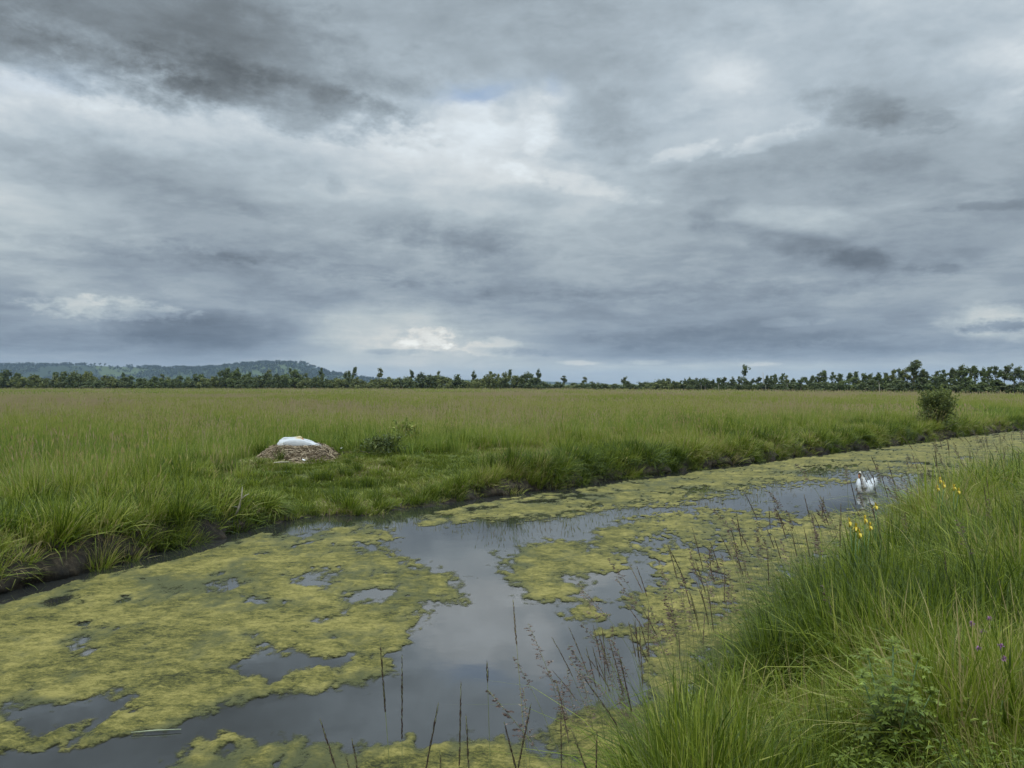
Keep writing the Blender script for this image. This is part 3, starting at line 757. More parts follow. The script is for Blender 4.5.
# ------------------------------------------------------------------ nest
STRAW = leaf_mat('dry_reed', [(0.0, (0.09, 0.066, 0.042)), (0.4, (0.215, 0.165, 0.105)), (0.75, (0.34, 0.27, 0.175)), (1.0, (0.45, 0.385, 0.265))], 0.1, 0.7, 0.15, -1)
MOUND = plain_mat('nest_mound', (0.13, 0.095, 0.062), 0.9, 0.1, 0.4, 25, 0.8)
def mound(t, rad, hgt, nstraw, seed, flat=0.45):
    rg = np.random.default_rng(seed)
    nr, nc = 14, 48; V = []
    def prof(f): return hgt * (1 - sstep(flat, 1.02, f)) - 0.10 * hgt * (1 - sstep(0, flat * 0.9, f))
    for i in range(nr):
        f = i / (nr - 1)
        for k in range(nc):
            a = 2 * math.pi * k / nc; r = rad * f * (1 + 0.10 * (fbm(math.cos(a) * 1.5 + 5, math.sin(a) * 1.5 + 5, 3, seed) - 0.5) * 2)
            V.append((r * math.cos(a), r * math.sin(a), float(prof(f) + (fbm(r * math.cos(a) * 5 + 40, r * math.sin(a) * 5 + 40, 3, seed) - 0.5) * 0.06 * hgt * 4 * (f < 0.99)) - 0.06 * (f > 0.99)))
    o = link('mound', mesh_from('nest_mound', np.array(V), grid_faces(nr, nc, True), None, True), MOUND, t)
    b = MB()
    for _ in range(nstraw):
        f = math.sqrt(rg.uniform(0.10, 1.06)); a = rg.uniform(0, 2 * math.pi); r = rad * f
        c = Vector((r * math.cos(a), r * math.sin(a), float(prof(min(f, 1)) + rg.uniform(-0.005, 0.03))))
        tan = Vector((-math.sin(a), math.cos(a), 0)); outw = Vector((math.cos(a), math.sin(a), -float((prof(f) - prof(f + 0.03)) / 0.03 / rad)))
        th = rg.normal(0, 0.75) if rg.random() < 0.7 else rg.uniform(0, 3.14)
        d = (tan * math.cos(th) + outw * math.sin(th) + Vector((0, 0, rg.normal(0, 0.12)))).normalized()
        ln = rg.uniform(0.06, 0.22); w = rg.uniform(0.004, 0.011); sd = d.cross(Vector((rg.normal(), rg.normal(), 1.5))).normalized() * w
        p0 = c - d * ln; p1 = c + d * ln; pm = c + Vector((0, 0, rg.uniform(0, 0.02)))
        b.add([tuple(p0 - sd), tuple(p0 + sd), tuple(pm + sd), tuple(pm - sd), tuple(p1 + sd), tuple(p1 - sd)], [(0, 1, 2, 3), (3, 2, 4, 5)], float(np.clip(rg.normal(0.45, 0.24), 0, 1)))
    b.build('straw', STRAW, t)

NEST = settle(299, 459)
def build_nest():
    t = thing('swan_nest', 'large mound of brown dried reeds piled up as a nest under the sleeping swan', 'nest', (NEST[0], NEST[1], NEST[2] - 0.02))
    mound(t, 1.27, 0.36, 4600, 3)
    p = settle(349, 455)
    q = thing('reed_litter', 'small flat heap of dry brown reed litter beside the big nest', 'reed litter', (p[0], p[1], p[2]))
    mound(q, 0.42, 0.07, 420, 8, 0.3)
    s = MB(); a = settle(285, 461.5); c = settle(299, 460.8)
    s.tube([(a[0], a[1] - 0.95, a[2] + 0.06), ((a[0] + c[0]) / 2, a[1] - 0.94, a[2] + 0.075), (c[0], c[1] - 0.93, c[2] + 0.06)], [0.016, 0.018, 0.012], 6)
    tag(s.build('stick', plain_mat('bleached_stick', (0.36, 0.32, 0.25), 0.7), None, True), 'short bleached stick lying against the foot of the nest', 'stick')
build_nest()
_rs = resting_swan((NEST[0] + 0.0, NEST[1] - 0.10, NEST[2] + 0.24), 0.04)
_rs.scale = (1.0, 1.0, 0.96)
sw = at(872, 493.5)
floating_swan((sw[0], sw[1] + 0.3, -0.015), -0.52)

def feathers():
    m = plain_mat('shed_feather', (0.75, 0.75, 0.73), 0.7)
    spots = [(304, 464, 'white feather lying in the turf just below the nest stick'), (343, 453, 'white feather on the brown litter beside the nest'), (279.5, 483.5, 'white feather in the short turf, lowest on the slope'),
             (287, 477, 'tiny white feather on the turf, midway down the slope')]
    proto = MB()
    n = 7
    for i in range(n):
        f = i / (n - 1); w = 0.042 * math.sin(math.pi * min(1, 0.15 + f * 0.85)) ** 0.7; x = (f - 0.5) * 0.16; z = 0.05 * (f - 0.5) ** 2 * 2
        proto.v += [(x, -w, z), (x, 0, z + 0.012), (x, w, z)]; proto.a += [0.5] * 3
    proto.f = [(3 * i + k, 3 * i + 3 + k, 3 * i + 4 + k, 3 * i + 1 + k) for i in range(n - 1) for k in (0, 1)]
    me = proto.mesh('feather', True)
    for i, (px, py, lb) in enumerate(spots):
        p = settle(px, py); o = link('feather', me, m, None, (p[0], p[1] - 0.25 * (i == 1), p[2] + 0.10 + 0.06 * (i == 1)))
        o.rotation_euler = (0.5, 0.3 * (-1) ** i, i * 1.3); o.scale = (0.6, 0.6, 0.6); tag(o, lb, 'feather', 'shed white feathers round the nest')
    for i, (px, py, lb) in enumerate([(353, 510, 'white feather floating by the muddy shelf, the upper of two'), (358, 512, 'white feather floating by the muddy shelf, the lower of two')]):
        p = at(px, py + 2.5, 0.0); o = link('feather', me, m, None, (p[0], p[1], 0.015)); o.rotation_euler = (0.2, 0.1, i * 1.1); o.scale = (0.9, 1.0, 1)
        tag(o, lb, 'feather', 'white feathers floating on the water')
feathers()

# ------------------------------------------------------------------ leafy plants and shrubs
def leaf_cloud(b, centers, per, size, rg, tone_c, spread, flat=0.7, up=0.3, narrow=0.5):
    for (c, r, tc_) in centers:
        for _ in range(per):
            d = rg.normal(0, 1, 3); d /= np.linalg.norm(d); rr = r * rg.random() ** 0.45
            p = Vector(np.array(c) + d * rr * np.array([1, 1, flat]))
            nrm = Vector((d[0] * 0.8 + rg.normal(0, 0.5), d[1] * 0.8 + rg.normal(0, 0.5), d[2] * 0.6 + up + rg.normal(0, 0.5))).normalized()
            a = nrm.orthogonal().normalized(); a = Matrix.Rotation(rg.uniform(0, 6.28), 3, nrm) @ a; bb = nrm.cross(a)
            s = size * rg.uniform(0.6, 1.35); w = s * narrow
            tn = float(np.clip(tc_ + rg.normal(0, spread), 0, 1))
            fold = nrm * (s * 0.15)
            b.add([tuple(p - a * s * 0.5), tuple(p + bb * w * 0.5 + fold * 0.5), tuple(p + a * s * 0.5), tuple(p - bb * w * 0.5 + fold * 0.5)], [(0, 1, 2, 3)], tn)

SHRUB = leaf_mat('shrub_leaf', [(0.0, (0.030, 0.050, 0.014)), (0.4, (0.075, 0.115, 0.028)), (0.7, (0.10, 0.135, 0.035)), (1.0, (0.17, 0.19, 0.06))], 0.3, 0.5, 0.3, -1)
BUSHLEAF = leaf_mat('bush_leaf', [(0.0, (0.030, 0.045, 0.012)), (0.4, (0.085, 0.115, 0.028)), (0.7, (0.16, 0.19, 0.045)), (1.0, (0.25, 0.27, 0.08))], 0.35, 0.5, 0.3, -1)
LIME = leaf_mat('pale_leaf', [(0.0, (0.08, 0.12, 0.03)), (0.5, (0.20, 0.26, 0.05)), (0.8, (0.36, 0.37, 0.09)), (1.0, (0.42, 0.40, 0.15))], 0.35, 0.5, 0.3, -1)
BARK = plain_mat('grey_bark', (0.10, 0.085, 0.065), 0.9, 0.1, 0.4, 12)
PALEBARK = plain_mat('pale_bark', (0.32, 0.30, 0.26), 0.8, 0.2, 0.35, 10)
DEADREED = plain_mat('dead_reed_stalk', (0.40, 0.34, 0.24), 0.7, 0.2, 0.25, 30)

def shrub(name, label, loc, w, h, nclump, per, size, mat, seed, spiky=0.0, cat='shrub', stems=7, tones_=(0.25, 0.7), group=None, base=0.15):
    rg = np.random.default_rng(seed); t = thing(name, label, cat, loc, 0, group)
    cs = []; st = MB()
    for i in range(nclump):
        a = rg.uniform(0, 6.28); f = rg.random() ** 0.6; zz = rg.uniform(base, 1.0)
        rad = w * 0.5 * (math.sin(math.pi * min(1, 0.18 + zz * 0.78)) ** 0.7) * f
        c = (rad * math.cos(a), rad * math.sin(a), zz * h)
        cs.append((c, w * rg.uniform(0.10, 0.2), rg.uniform(*tones_)))
    for i in range(stems):
        c = cs[i * len(cs) // stems][0]; e = (c[0] * 1.0, c[1] * 1.0, c[2])
        st.tube([(0.1 * c[0], 0.1 * c[1], -0.1), (0.5 * c[0], 0.5 * c[1], c[2] * 0.55), e], [0.02 * w, 0.014 * w, 0.005 * w], 5)
    if spiky:
        for i in range(int(60 * spiky)):
            a = rg.uniform(0, 6.28); r0 = w * 0.22 * rg.random(); z0 = h * rg.uniform(0.3, 0.8); ln = h * rg.uniform(0.25, 0.5); le = rg.uniform(0.2, 1.1)
            p0 = Vector((r0 * math.cos(a), r0 * math.sin(a), z0)); d = Vector((math.cos(a) * le, math.sin(a) * le, 1)).normalized()
            tn = rg.uniform(*tones_) + 0.12
            for k in range(7):
                q = p0 + d * ln * (k + 1) / 7; cs.append((tuple(q), w * 0.035, tn))
    b = MB(); leaf_cloud(b, cs[:nclump], per, size, rg, 0.5, 0.12)
    if spiky: leaf_cloud(b, cs[nclump:], 7, size * 0.8, rg, 0.5, 0.1, 1.0)
    b.build('foliage', mat, t); st.build('stem', BARK, t, True)
    return t

p = settle(385, 456)
shrub('nettle_clump', 'dark green clump of nettles right of the nest', (p[0], p[1], p[2]), 1.5, 0.52, 40, 34, 0.08, BUSHLEAF, 1, 0.5, 'plant', 6, (0.2, 0.6))
tag(bpy.data.objects['nettle_clump'], 'low dark leafy clump growing a little way beside the nest')
p = settle(404, 452)
shrub('leafy_sapling', 'upright sapling with yellow-green leaves behind the dark clump by the nest', (p[0], p[1] + 0.5, p[2]), 1.15, 0.8, 26, 20, 0.09, LIME, 2, 0.3, 'sapling', 6, (0.25, 0.8))
p = (0.531 * 39.4, 38.9, 0)
shrub('waterside_bush', 'big round olive bush with upright shoots standing at the far water edge', (p[0], p[1] + 0.5, 0.35), 1.9, 1.95, 56, 44, 0.11, BUSHLEAF, 3, 3.4, 'bush', 9, (0.25, 0.72))
for _n in ('waterside_bush',):
    _o = bpy.data.objects[_n]; _x, _y = _o.location.x, _o.location.y
    while float(s_left(np.array([_x]), np.array([_y]))[0]) < 0.3: _x -= 0.05; _y += 0.05
    _o.location = (_x, _y, float(ground_z(np.array([_x]), np.array([_y]))[0]) - 0.22)

def stick_thing(name, label, pts, rad, mat, cat, group=None):
    b = MB(); b.tube(pts, rad, 6); o = b.build(name, mat, None, True); return tag(o, label, cat, group)
def on_bank(px, py, dy=0.0, z=0.35):
    x, y, z = at(px, py, z); return (x, y + dy, z)
a = at(48, 562, 0.10); c = at(65, 540, 0.40)
stick_thing('dead_reed', 'pale dead reed stalk slanting down the mud at the far bank', [a, ((a[0] + c[0]) / 2, a[1] + 0.02, 0.26), (c[0], a[1] - 0.05, 0.40)], [0.011, 0.012, 0.007], DEADREED, 'reed stalk')
a = at(81, 556, 0.12); c = at(76, 538, 0.42)
stick_thing('dead_reed', 'short pale reed stalk hanging upright over the far bank mud', [(a[0], a[1] - 0.1, 0.14), (c[0] + 0.03, a[1] - 0.12, 0.3), (c[0], a[1] - 0.05, 0.42)], [0.008, 0.009, 0.006], DEADREED, 'reed stalk')
a = at(235, 513, 0.32)
b = MB(); ax, ay = a[0], a[1]
b.tube([(ax, ay, 0.25), (ax + 0.07, ay, 0.42), (ax + 0.11, ay + 0.02, 0.58), (ax + 0.13, ay, 0.78)], [0.022, 0.018, 0.014, 0.006], 6)
b.tube([(ax + 0.11, ay, 0.56), (ax + 0.19, ay - 0.02, 0.63), (ax + 0.25, ay, 0.66)], [0.011, 0.009, 0.005], 5)
b.tube([(ax + 0.07, ay, 0.42), (ax - 0.05, ay - 0.02, 0.44)], [0.010, 0.004], 5)
tag(b.build('bare_twig', plain_mat('grey_twig', (0.30, 0.27, 0.21), 0.8), None, True), 'bare forked grey twig sticking up from the far bank grass', 'twig')
a = at(131, 734.5); c = at(181, 731.5)
stick_thing('floating_reed', 'long pale reed stem floating along the edge of the algae', [(a[0], a[1], 0.016), ((a[0] + c[0]) / 2, (a[1] + c[1]) / 2, 0.02), (c[0], c[1], 0.016)], [0.003, 0.006, 0.004], plain_mat('pale_green_reed', (0.26, 0.29, 0.19), 0.5), 'reed stem')

# ------------------------------------------------------------------ seeding grasses, one by one
SEEDHEAD = leaf_mat('seed_head', [(0.0, (0.045, 0.030, 0.026)), (0.5, (0.105, 0.070, 0.058)), (0.8, (0.19, 0.135, 0.11)), (1.0, (0.30, 0.23, 0.17))], 0.15, 0.7, 0.15, -1)
STALK = plain_mat('grass_stalk', (0.15, 0.17, 0.06), 0.6, 0.3, 0.3, 9)
PALESTALK = plain_mat('pale_grass_stalk', (0.24, 0.24, 0.10), 0.6, 0.3, 0.2, 9)

def stalk_meshes(base, tip, bow, head, kind, rg, thick=0.0016, tone=0.3):
    """curve from the ground to the tip; the last stretch carries spikelets"""
    base = Vector(base); tip = Vector(tip); d = tip - base; side = Vector((d.x, d.y, 0))
    side = side.normalized() if side.length > 1e-3 else Vector((1, 0, 0))
    pts = []; n = 14
    for i in range(n + 1):
        f = i / n; pts.append(base + d * f + side * (bow * (f * f - f)) + Vector((0, 0, abs(bow) * 0.5 * (f - f * f))))
    rad = [thick * (1.25 - 0.75 * i / n) for i in range(n + 1)]
    st = MB(); st.tube(pts, rad, 5)
    def pos(f):
        x = f * n; i = min(n - 1, int(x)); return pts[i].lerp(pts[i + 1], x - i)
    hd = MB(); ln = d.length; f0 = 1 - head / ln
    if kind == 'spike':
        m = int(head * 520)
        for i in range(m):
            f = f0 + (1 - f0) * (i + rg.random()) / m; u = (f - f0) / (1 - f0)
            p = pos(f); ax = (pos(min(1, f + 0.02)) - pos(f - 0.02)).normalized()
            w = thick / 0.0016 * 0.0036 * (math.sin(math.pi * min(1, u * 0.88 + 0.12)) ** 0.6) * (0.45 + 0.9 * vnoise(i * 0.10, 3.1, 5)) + 0.0007 * thick / 0.0016
            a = rg.uniform(0, 6.28); o = ax.orthogonal().normalized(); o = Matrix.Rotation(a, 3, ax) @ o; q = ax.cross(o)
            l = rg.uniform(0.007, 0.013) * (thick / 0.0016) ** 0.5; c = p + o * w * 0.55
            dd = (ax + o * 0.28).normalized(); tn = float(np.clip(rg.normal(tone, 0.16), 0, 1))
            hd.add([tuple(c - dd * l * 0.5), tuple(c + q * w * 0.55), tuple(c + dd * l), tuple(c - q * w * 0.55)], [(0, 1, 2, 3)], tn)
    else:       # open drooping panicle
        m = int(22 * head / 0.2)
        for i in range(m):
            f = f0 + (1 - f0) * i / m; u = (f - f0) / (1 - f0); p = pos(f)
            a = rg.uniform(0, 6.28); bl = head * 0.20 * (1 - u * 0.75) * rg.uniform(0.4, 1.1)
            out = Vector((math.cos(a), math.sin(a), 0.55)) * bl + side * 0.25 * bl; e = p + out - Vector((0, 0, bl * 0.25))
            hd.tube([p, p.lerp(e, 0.5) + Vector((0, 0, bl * 0.1)), e], [0.0006, 0.0006, 0.0005], 3, tone + 0.1, False)
            for k in range(6):
                c = p.lerp(e, 0.3 + 0.14 * k) + Vector((rg.normal(0, 0.003), rg.normal(0, 0.003), -0.003)); dd = (out.normalized() + Vector((0, 0, -0.5))).normalized()
                q = dd.orthogonal().normalized() * 0.0022 * thick / 0.0014; q = Matrix.Rotation(rg.uniform(0, 6.28), 3, dd) @ q; l = rg.uniform(0.008, 0.013) * (thick / 0.0014) ** 0.6
                hd.add([tuple(c - dd * l * 0.5), tuple(c + q), tuple(c + dd * l * 0.6), tuple(c - q)], [(0, 1, 2, 3)], float(np.clip(rg.normal(tone + 0.1, 0.15), 0, 1)))
    return st, hd

def seed_stem(base, tip, bow, head, kind, rg, label, group, mat=None, thick=0.0016, tone=0.3, name='seeding_grass'):
    t = thing(name, label, 'grass stem', base, 0, group); t['kind'] = 'thing'
    b0 = Vector(base); st, hd = stalk_meshes((0, 0, -0.03), Vector(tip) - b0, bow, head, kind, rg, thick, tone)
    st.build('stalk', mat or STALK, t, True); hd.build('seed_head', SEEDHEAD, t)
    return t

def gz(x, y): return float(ground_z(np.array([x]), np.array([y]))[0])
def foreground_stems():
    rg = np.random.default_rng(51)
    lab = 'dark narrow seed spike of a foxtail grass rising against the open water'
    grp = 'dark foxtail spikes over the open water'
    one = [  # tip x, tip y, lower x, lower y, distance, head m, bow, kind, label
        (380, 640, 389, 745, 2.75, 0.25, 0.0, 'spike', None), (402, 655, 402, 768, 2.75, 0.29, 0.0, 'spike', None), (438.5, 703, 425, 768, 2.6, 0.24, 0.01, 'spike', None),
        (461, 683, 459, 768, 2.7, 0.28, 0.0, 'spike', None), (466, 716, 469, 768, 2.6, 0.22, 0.0, 'spike', None), (320, 719, 337, 768, 2.6, 0.24, 0.02, 'spike', None),
        (352, 739, 358, 768, 2.55, 0.20, 0.0, 'spike', None), (346, 757, 352, 775, 2.6, 0.16, 0.0, 'spike', None), (531, 704, 517, 768, 2.7, 0.23, 0.015, 'spike', None),
        (504, 722, 516, 768, 2.7, 0.2, 0.03, 'spike', None), (571, 728, 587, 768, 2.9, 0.2, 0.02, 'spike', None), (597, 731, 596, 768, 3.0, 0.18, 0, 'spike', None),
        (440, 752, 442, 790, 2.6, 0.16, 0.0, 'spike', None), (618, 650, 632, 712, 3.3, 0.26, 0.03, 'spike', 'dark seed spike standing upright just where the open water meets the near grass'),
        (580, 672, 632, 745, 3.2, 0.26, 0.07, 'spike', 'dark seed spike leaning far out over the water beside the near grass'),
        (513, 600, 524, 720, 3.0, 0.17, 0.0, 'spike', 'tall thin grass stalk with a faint pinkish tip, alone before the open water'),
        (488, 690, 532, 745, 2.8, 0.24, 0.12, 'panicle', 'arching grass with an open drooping panicle hanging before the water'),
        (487, 662, 489, 720, 2.8, 0.07, 0.0, 'spike', 'stubby brown seed tuft on a thin stalk above the drooping panicle'),
        (568, 645, 628, 730, 3.3, 0.26, 0.1, 'panicle', 'wispy brown panicle bent over the water above the leaning dark spike')]
    for tx, ty, lx, ly, d, hd, bow, kind, lb in one:
        tip = ((tx - CX) / F * d, d, CAMZ - (ty - CY) / F * d)
        sl = (lx - tx) / (ly - ty)
        gx, g = tip[0], 0.5
        for _ in range(6):
            gx = tip[0] + sl * (tip[2] - g) * 0.9; g = gz(gx, d)
        seed_stem((gx, d, g), tip, bow, hd, kind, rg, lb or lab, grp if lb is None else None, PALESTALK if lb and 'pink' in lb else None, 0.0016, 0.85 if lb and 'pink' in lb else (0.36 if kind == 'spike' else 0.5))
foreground_stems()

def verge_stems():
    rg = np.random.default_rng(52)
    for tx, ty, d in ((858, 468, 9.0), (872, 470, 9.2), (881, 474, 9.0), (888, 463, 9.8), (850, 480, 8.4)):
        tip = ((tx - CX) / F * d, d, CAMZ - (ty - CY) / F * d); bx = tip[0] + rg.uniform(0.05, 0.25); g = gz(bx, d)
        seed_stem((bx, d, g), tip, 0.12, 0.28, 'spike', rg, 'brown seeding grass stem standing between us and the swimming swan', 'seeding grasses before the swimming swan', None, 0.0024, 0.5)
    pts, nr = offset_line(RB, -1, 22, 0.05); pts = pts[(pts[:, 1] > 3.5)]
    n1 = 0
    def make(x, y, h, lean, kind, lab, grp):
        g = gz(x, y); a = rg.normal(2.6, 0.7); tip = (x + math.cos(a) * lean * h, y + math.sin(a) * lean * h * 0.5, g + h)
        w = np.clip(y / 4.2, 1, 2.4)
        seed_stem((x, y, g), tip, lean * h * 0.9, rg.uniform(0.18, 0.30), kind, rg, lab, grp, None, 0.0015 * w ** 0.75, rg.uniform(0.4, 0.75))
    wts = 1 / pts[:, 1] ** 0.75; wts /= wts.sum()
    for i in range(170):
        k = rg.choice(len(pts), p=wts); off = -rg.uniform(0.05, 0.75); q = pts[k] + np.array([-off, off]) * 0.7
        kind = 'spike' if rg.random() < 0.5 else 'panicle'
        y = q[1]
        if y < 5.2: lab, grp = 'slim dark seed spike leaning over the algae in front of the near bank' if kind == 'spike' else 'loose brown panicle leaning over the algae in front of the near bank', 'near seeding grasses over the algae'
        elif y < 9: lab, grp = 'slim seed spike rising above the bank edge short of the swimming swan' if kind == 'spike' else 'loose brown panicle rising above the bank edge short of the swimming swan', 'seeding grasses along the bank edge'
        else: lab, grp = 'thin distant seed spike on the bank edge around the swimming swan' if kind == 'spike' else 'thin distant brown panicle on the bank edge around the swimming swan', 'distant seeding grasses on the bank edge'
        make(q[0], q[1], rg.uniform(0.95, 1.4), abs(rg.normal(0.22, 0.14)), kind, lab, grp)
    near = 1 / pts[:, 1] ** 2.0; near = np.where((pts[:, 1] > 4.4) & (pts[:, 1] < 7.8), near, 0); near /= near.sum()
    for i in range(46):
        k = rg.choice(len(pts), p=near); off = rg.uniform(0.0, 0.6); q = pts[k] + np.array([off, -off]) * 0.7
        kind = 'spike' if rg.random() < 0.65 else 'panicle'
        make(q[0], q[1], rg.uniform(0.85, 1.2), abs(rg.normal(0.2, 0.1)), kind, 'slim dark seed spike leaning over the algae in front of the near bank' if kind == 'spike' else 'loose brown panicle leaning over the algae in front of the near bank', 'near seeding grasses over the algae')
    for i in range(60):
        k = rg.choice(len(pts), p=wts); off = rg.uniform(0.1, 1.0); q = pts[k] + np.array([off, -off]) * 0.7
        if q[1] < 4.6 or q[1] > 13: continue
        kind = 'panicle' if rg.random() < 0.55 else 'spike'
        lab = 'slim brown seed spike rising out of the grass on the rim of the near bank' if kind == 'spike' else 'loose brown panicle rising out of the grass on the rim of the near bank'
        make(q[0], q[1], rg.uniform(0.85, 1.15), abs(rg.normal(0.2, 0.12)), kind, lab, 'seeding grasses on the rim of the near bank')
    for i in range(34):     # farther up the bank, above the lush grass
        k = rg.choice(len(pts), p=wts); off = rg.uniform(0.8, 2.6); q = pts[k] + np.array([off, -off * 0.5])
        if q[1] < 4.5 or q[0] / q[1] > 0.68: continue
        make(q[0], q[1], rg.uniform(0.65, 0.95), abs(rg.normal(0.15, 0.12)), 'panicle' if rg.random() < 0.6 else 'spike', 'brown seeding grass standing in the lush green of the near bank', 'seeding grasses in the near bank')
verge_stems()

# ------------------------------------------------------------------ flowers and weeds on the near bank
YELLOW = plain_mat('yellow_petal', (0.50, 0.38, 0.03), 0.5, 0.3, 0.15, 40)
PURPLE = plain_mat('purple_petal', (0.22, 0.10, 0.20), 0.6, 0.2, 0.25, 60)
IRISLEAF = plain_mat('iris_leaf', (0.085, 0.15, 0.045), 0.45, 0.4, 0.3, 6)
def petal(b, p, d, ln, w, droop, tone=0.5):
    d = Vector(d).normalized(); s = d.cross(Vector((0, 0, 1))); s = s.normalized() if s.length > 1e-3 else Vector((1, 0, 0)); n = 6; vs = []
    for i in range(n):
        f = i / (n - 1); c = Vector(p) + d * ln * f + Vector((0, 0, -droop * ln * f * f)); ww = w * math.sin(math.pi * (0.12 + 0.8 * f)) ** 0.8
        up = Vector((0, 0, w * 0.25))
        vs += [tuple(c - s * ww + up * 0.5), tuple(c), tuple(c + s * ww + up * 0.5)]
    b.add(vs, [(3 * i + k, 3 * i + 3 + k, 3 * i + 4 + k, 3 * i + 1 + k) for i in range(n - 1) for k in (0, 1)], tone)

def iris(px, py, d, heads, label, seed):
    rg = np.random.default_rng(seed); tip = ((px - CX) / F * d, d, CAMZ - (py - CY) / F * d); g = gz(tip[0], tip[1])
    t = thing('yellow_iris', label, 'iris', (tip[0], tip[1], g), 0, 'yellow irises on the near bank'); h = tip[2] - g
    st = MB()
    for k, (ox, oz) in enumerate(heads):
        st.tube([(0.02 * k, 0, -0.05), (ox * 0.5, 0.01, (h + oz) * 0.6), (ox, 0, h + oz)], [0.005, 0.0045, 0.004], 6)
        f = MB(); c = (ox, 0, h + oz)
        for j in range(3):
            a = 2.09 * j + rg.uniform(0, 1); petal(f, c, (math.cos(a), math.sin(a), 0.2), 0.034, 0.013, 1.1)
            petal(f, c, (math.cos(a + 1) * 0.35, math.sin(a + 1) * 0.35, 1), 0.04, 0.010, 0.0)
        f.tube([(ox, 0, h + oz - 0.05), (ox, 0, h + oz)], [0.007, 0.010], 6)
        f.build('flower', YELLOW, t, True)
    st.build('stem', IRISLEAF, t, True)
    lf = MB()
    for j in range(6):
        a = rg.uniform(0, 6.28); le = rg.uniform(0.05, 0.2); ln = h * rg.uniform(0.75, 1.05)
        s = Vector((-math.sin(a), math.cos(a), 0)); n = 7; vs = []
        for i in range(n):
            q = i / (n - 1); c = Vector((math.cos(a) * le * ln * q * q, math.sin(a) * le * ln * q * q, ln * q * (1 - 0.1 * q) - 0.03)); w = 0.012 * (1 - q ** 3)
            vs += [tuple(c - s * w), tuple(c + s * w)]
        lf.add(vs, [(2 * i, 2 * i + 1, 2 * i + 3, 2 * i + 2) for i in range(n - 1)])
    lf.build('leaf_blades', IRISLEAF, t, True)
iris(856, 527, 7.6, [(0, 0), (-0.06, 0.05), (0.035, -0.06)], 'yellow iris clump standing highest against the algae below the swimming swan', 1)
iris(865, 519, 7.9, [(0, 0), (0.05, -0.07)], 'two-flowered yellow iris right behind the clump below the swimming swan', 2)
iris(940, 480, 10.2, [(0, 0), (0.05, -0.06), (-0.03, -0.10)], 'tall yellow iris with several flowers where bank grass meets the sky-grey water', 3)
iris(954, 487, 10.0, [(0, 0), (0.06, -0.05)], 'smaller yellow iris just beside the tallest iris farther along the bank', 4)
iris(876, 506, 8.6, [(0, 0)], 'single small orange-yellow iris flower just below the swimming swan', 5)

def purple_flower(px, py, d, offs, label, seed):
    rg = np.random.default_rng(seed); tip = ((px - CX) / F * d, d, CAMZ - (py - CY) / F * d); g = gz(tip[0], tip[1]); h = tip[2] - g
    t = thing('purple_flower', label, 'wildflower', (tip[0], tip[1], g), 0, 'purple wildflowers on the near bank')
    st = MB(); st.tube([(0.05, 0.02, -0.05), (0.02, 0.0, h * 0.5), (0, 0, h)], [0.003, 0.0026, 0.002], 5); st.build('stem', STALK, t, True)
    for ox, oz in offs:
        f = MB(); c = Vector((ox, rg.normal(0, 0.01), h + oz))
        for j in range(26):
            dd = Vector((rg.normal(), rg.normal(), rg.normal() * 0.8 + 0.7)).normalized(); petal(f, c, dd, rg.uniform(0.013, 0.02), 0.0035, 0.2)
        f.ellipsoid(tuple(c), (0.007, 0.007, 0.008), None, 8, 6); f.build('flower', PURPLE, t)
purple_flower(990, 619, 4.2, [(0, 0), (-0.09, -0.025), (-0.025, -0.07)], 'upper spray of purple flowers in the grass of the near bank', 1)
purple_flower(1001, 646, 3.9, [(0, 0), (-0.095, -0.02), (0.01, -0.06)], 'lower spray of purple flowers in the grass of the near bank', 2)

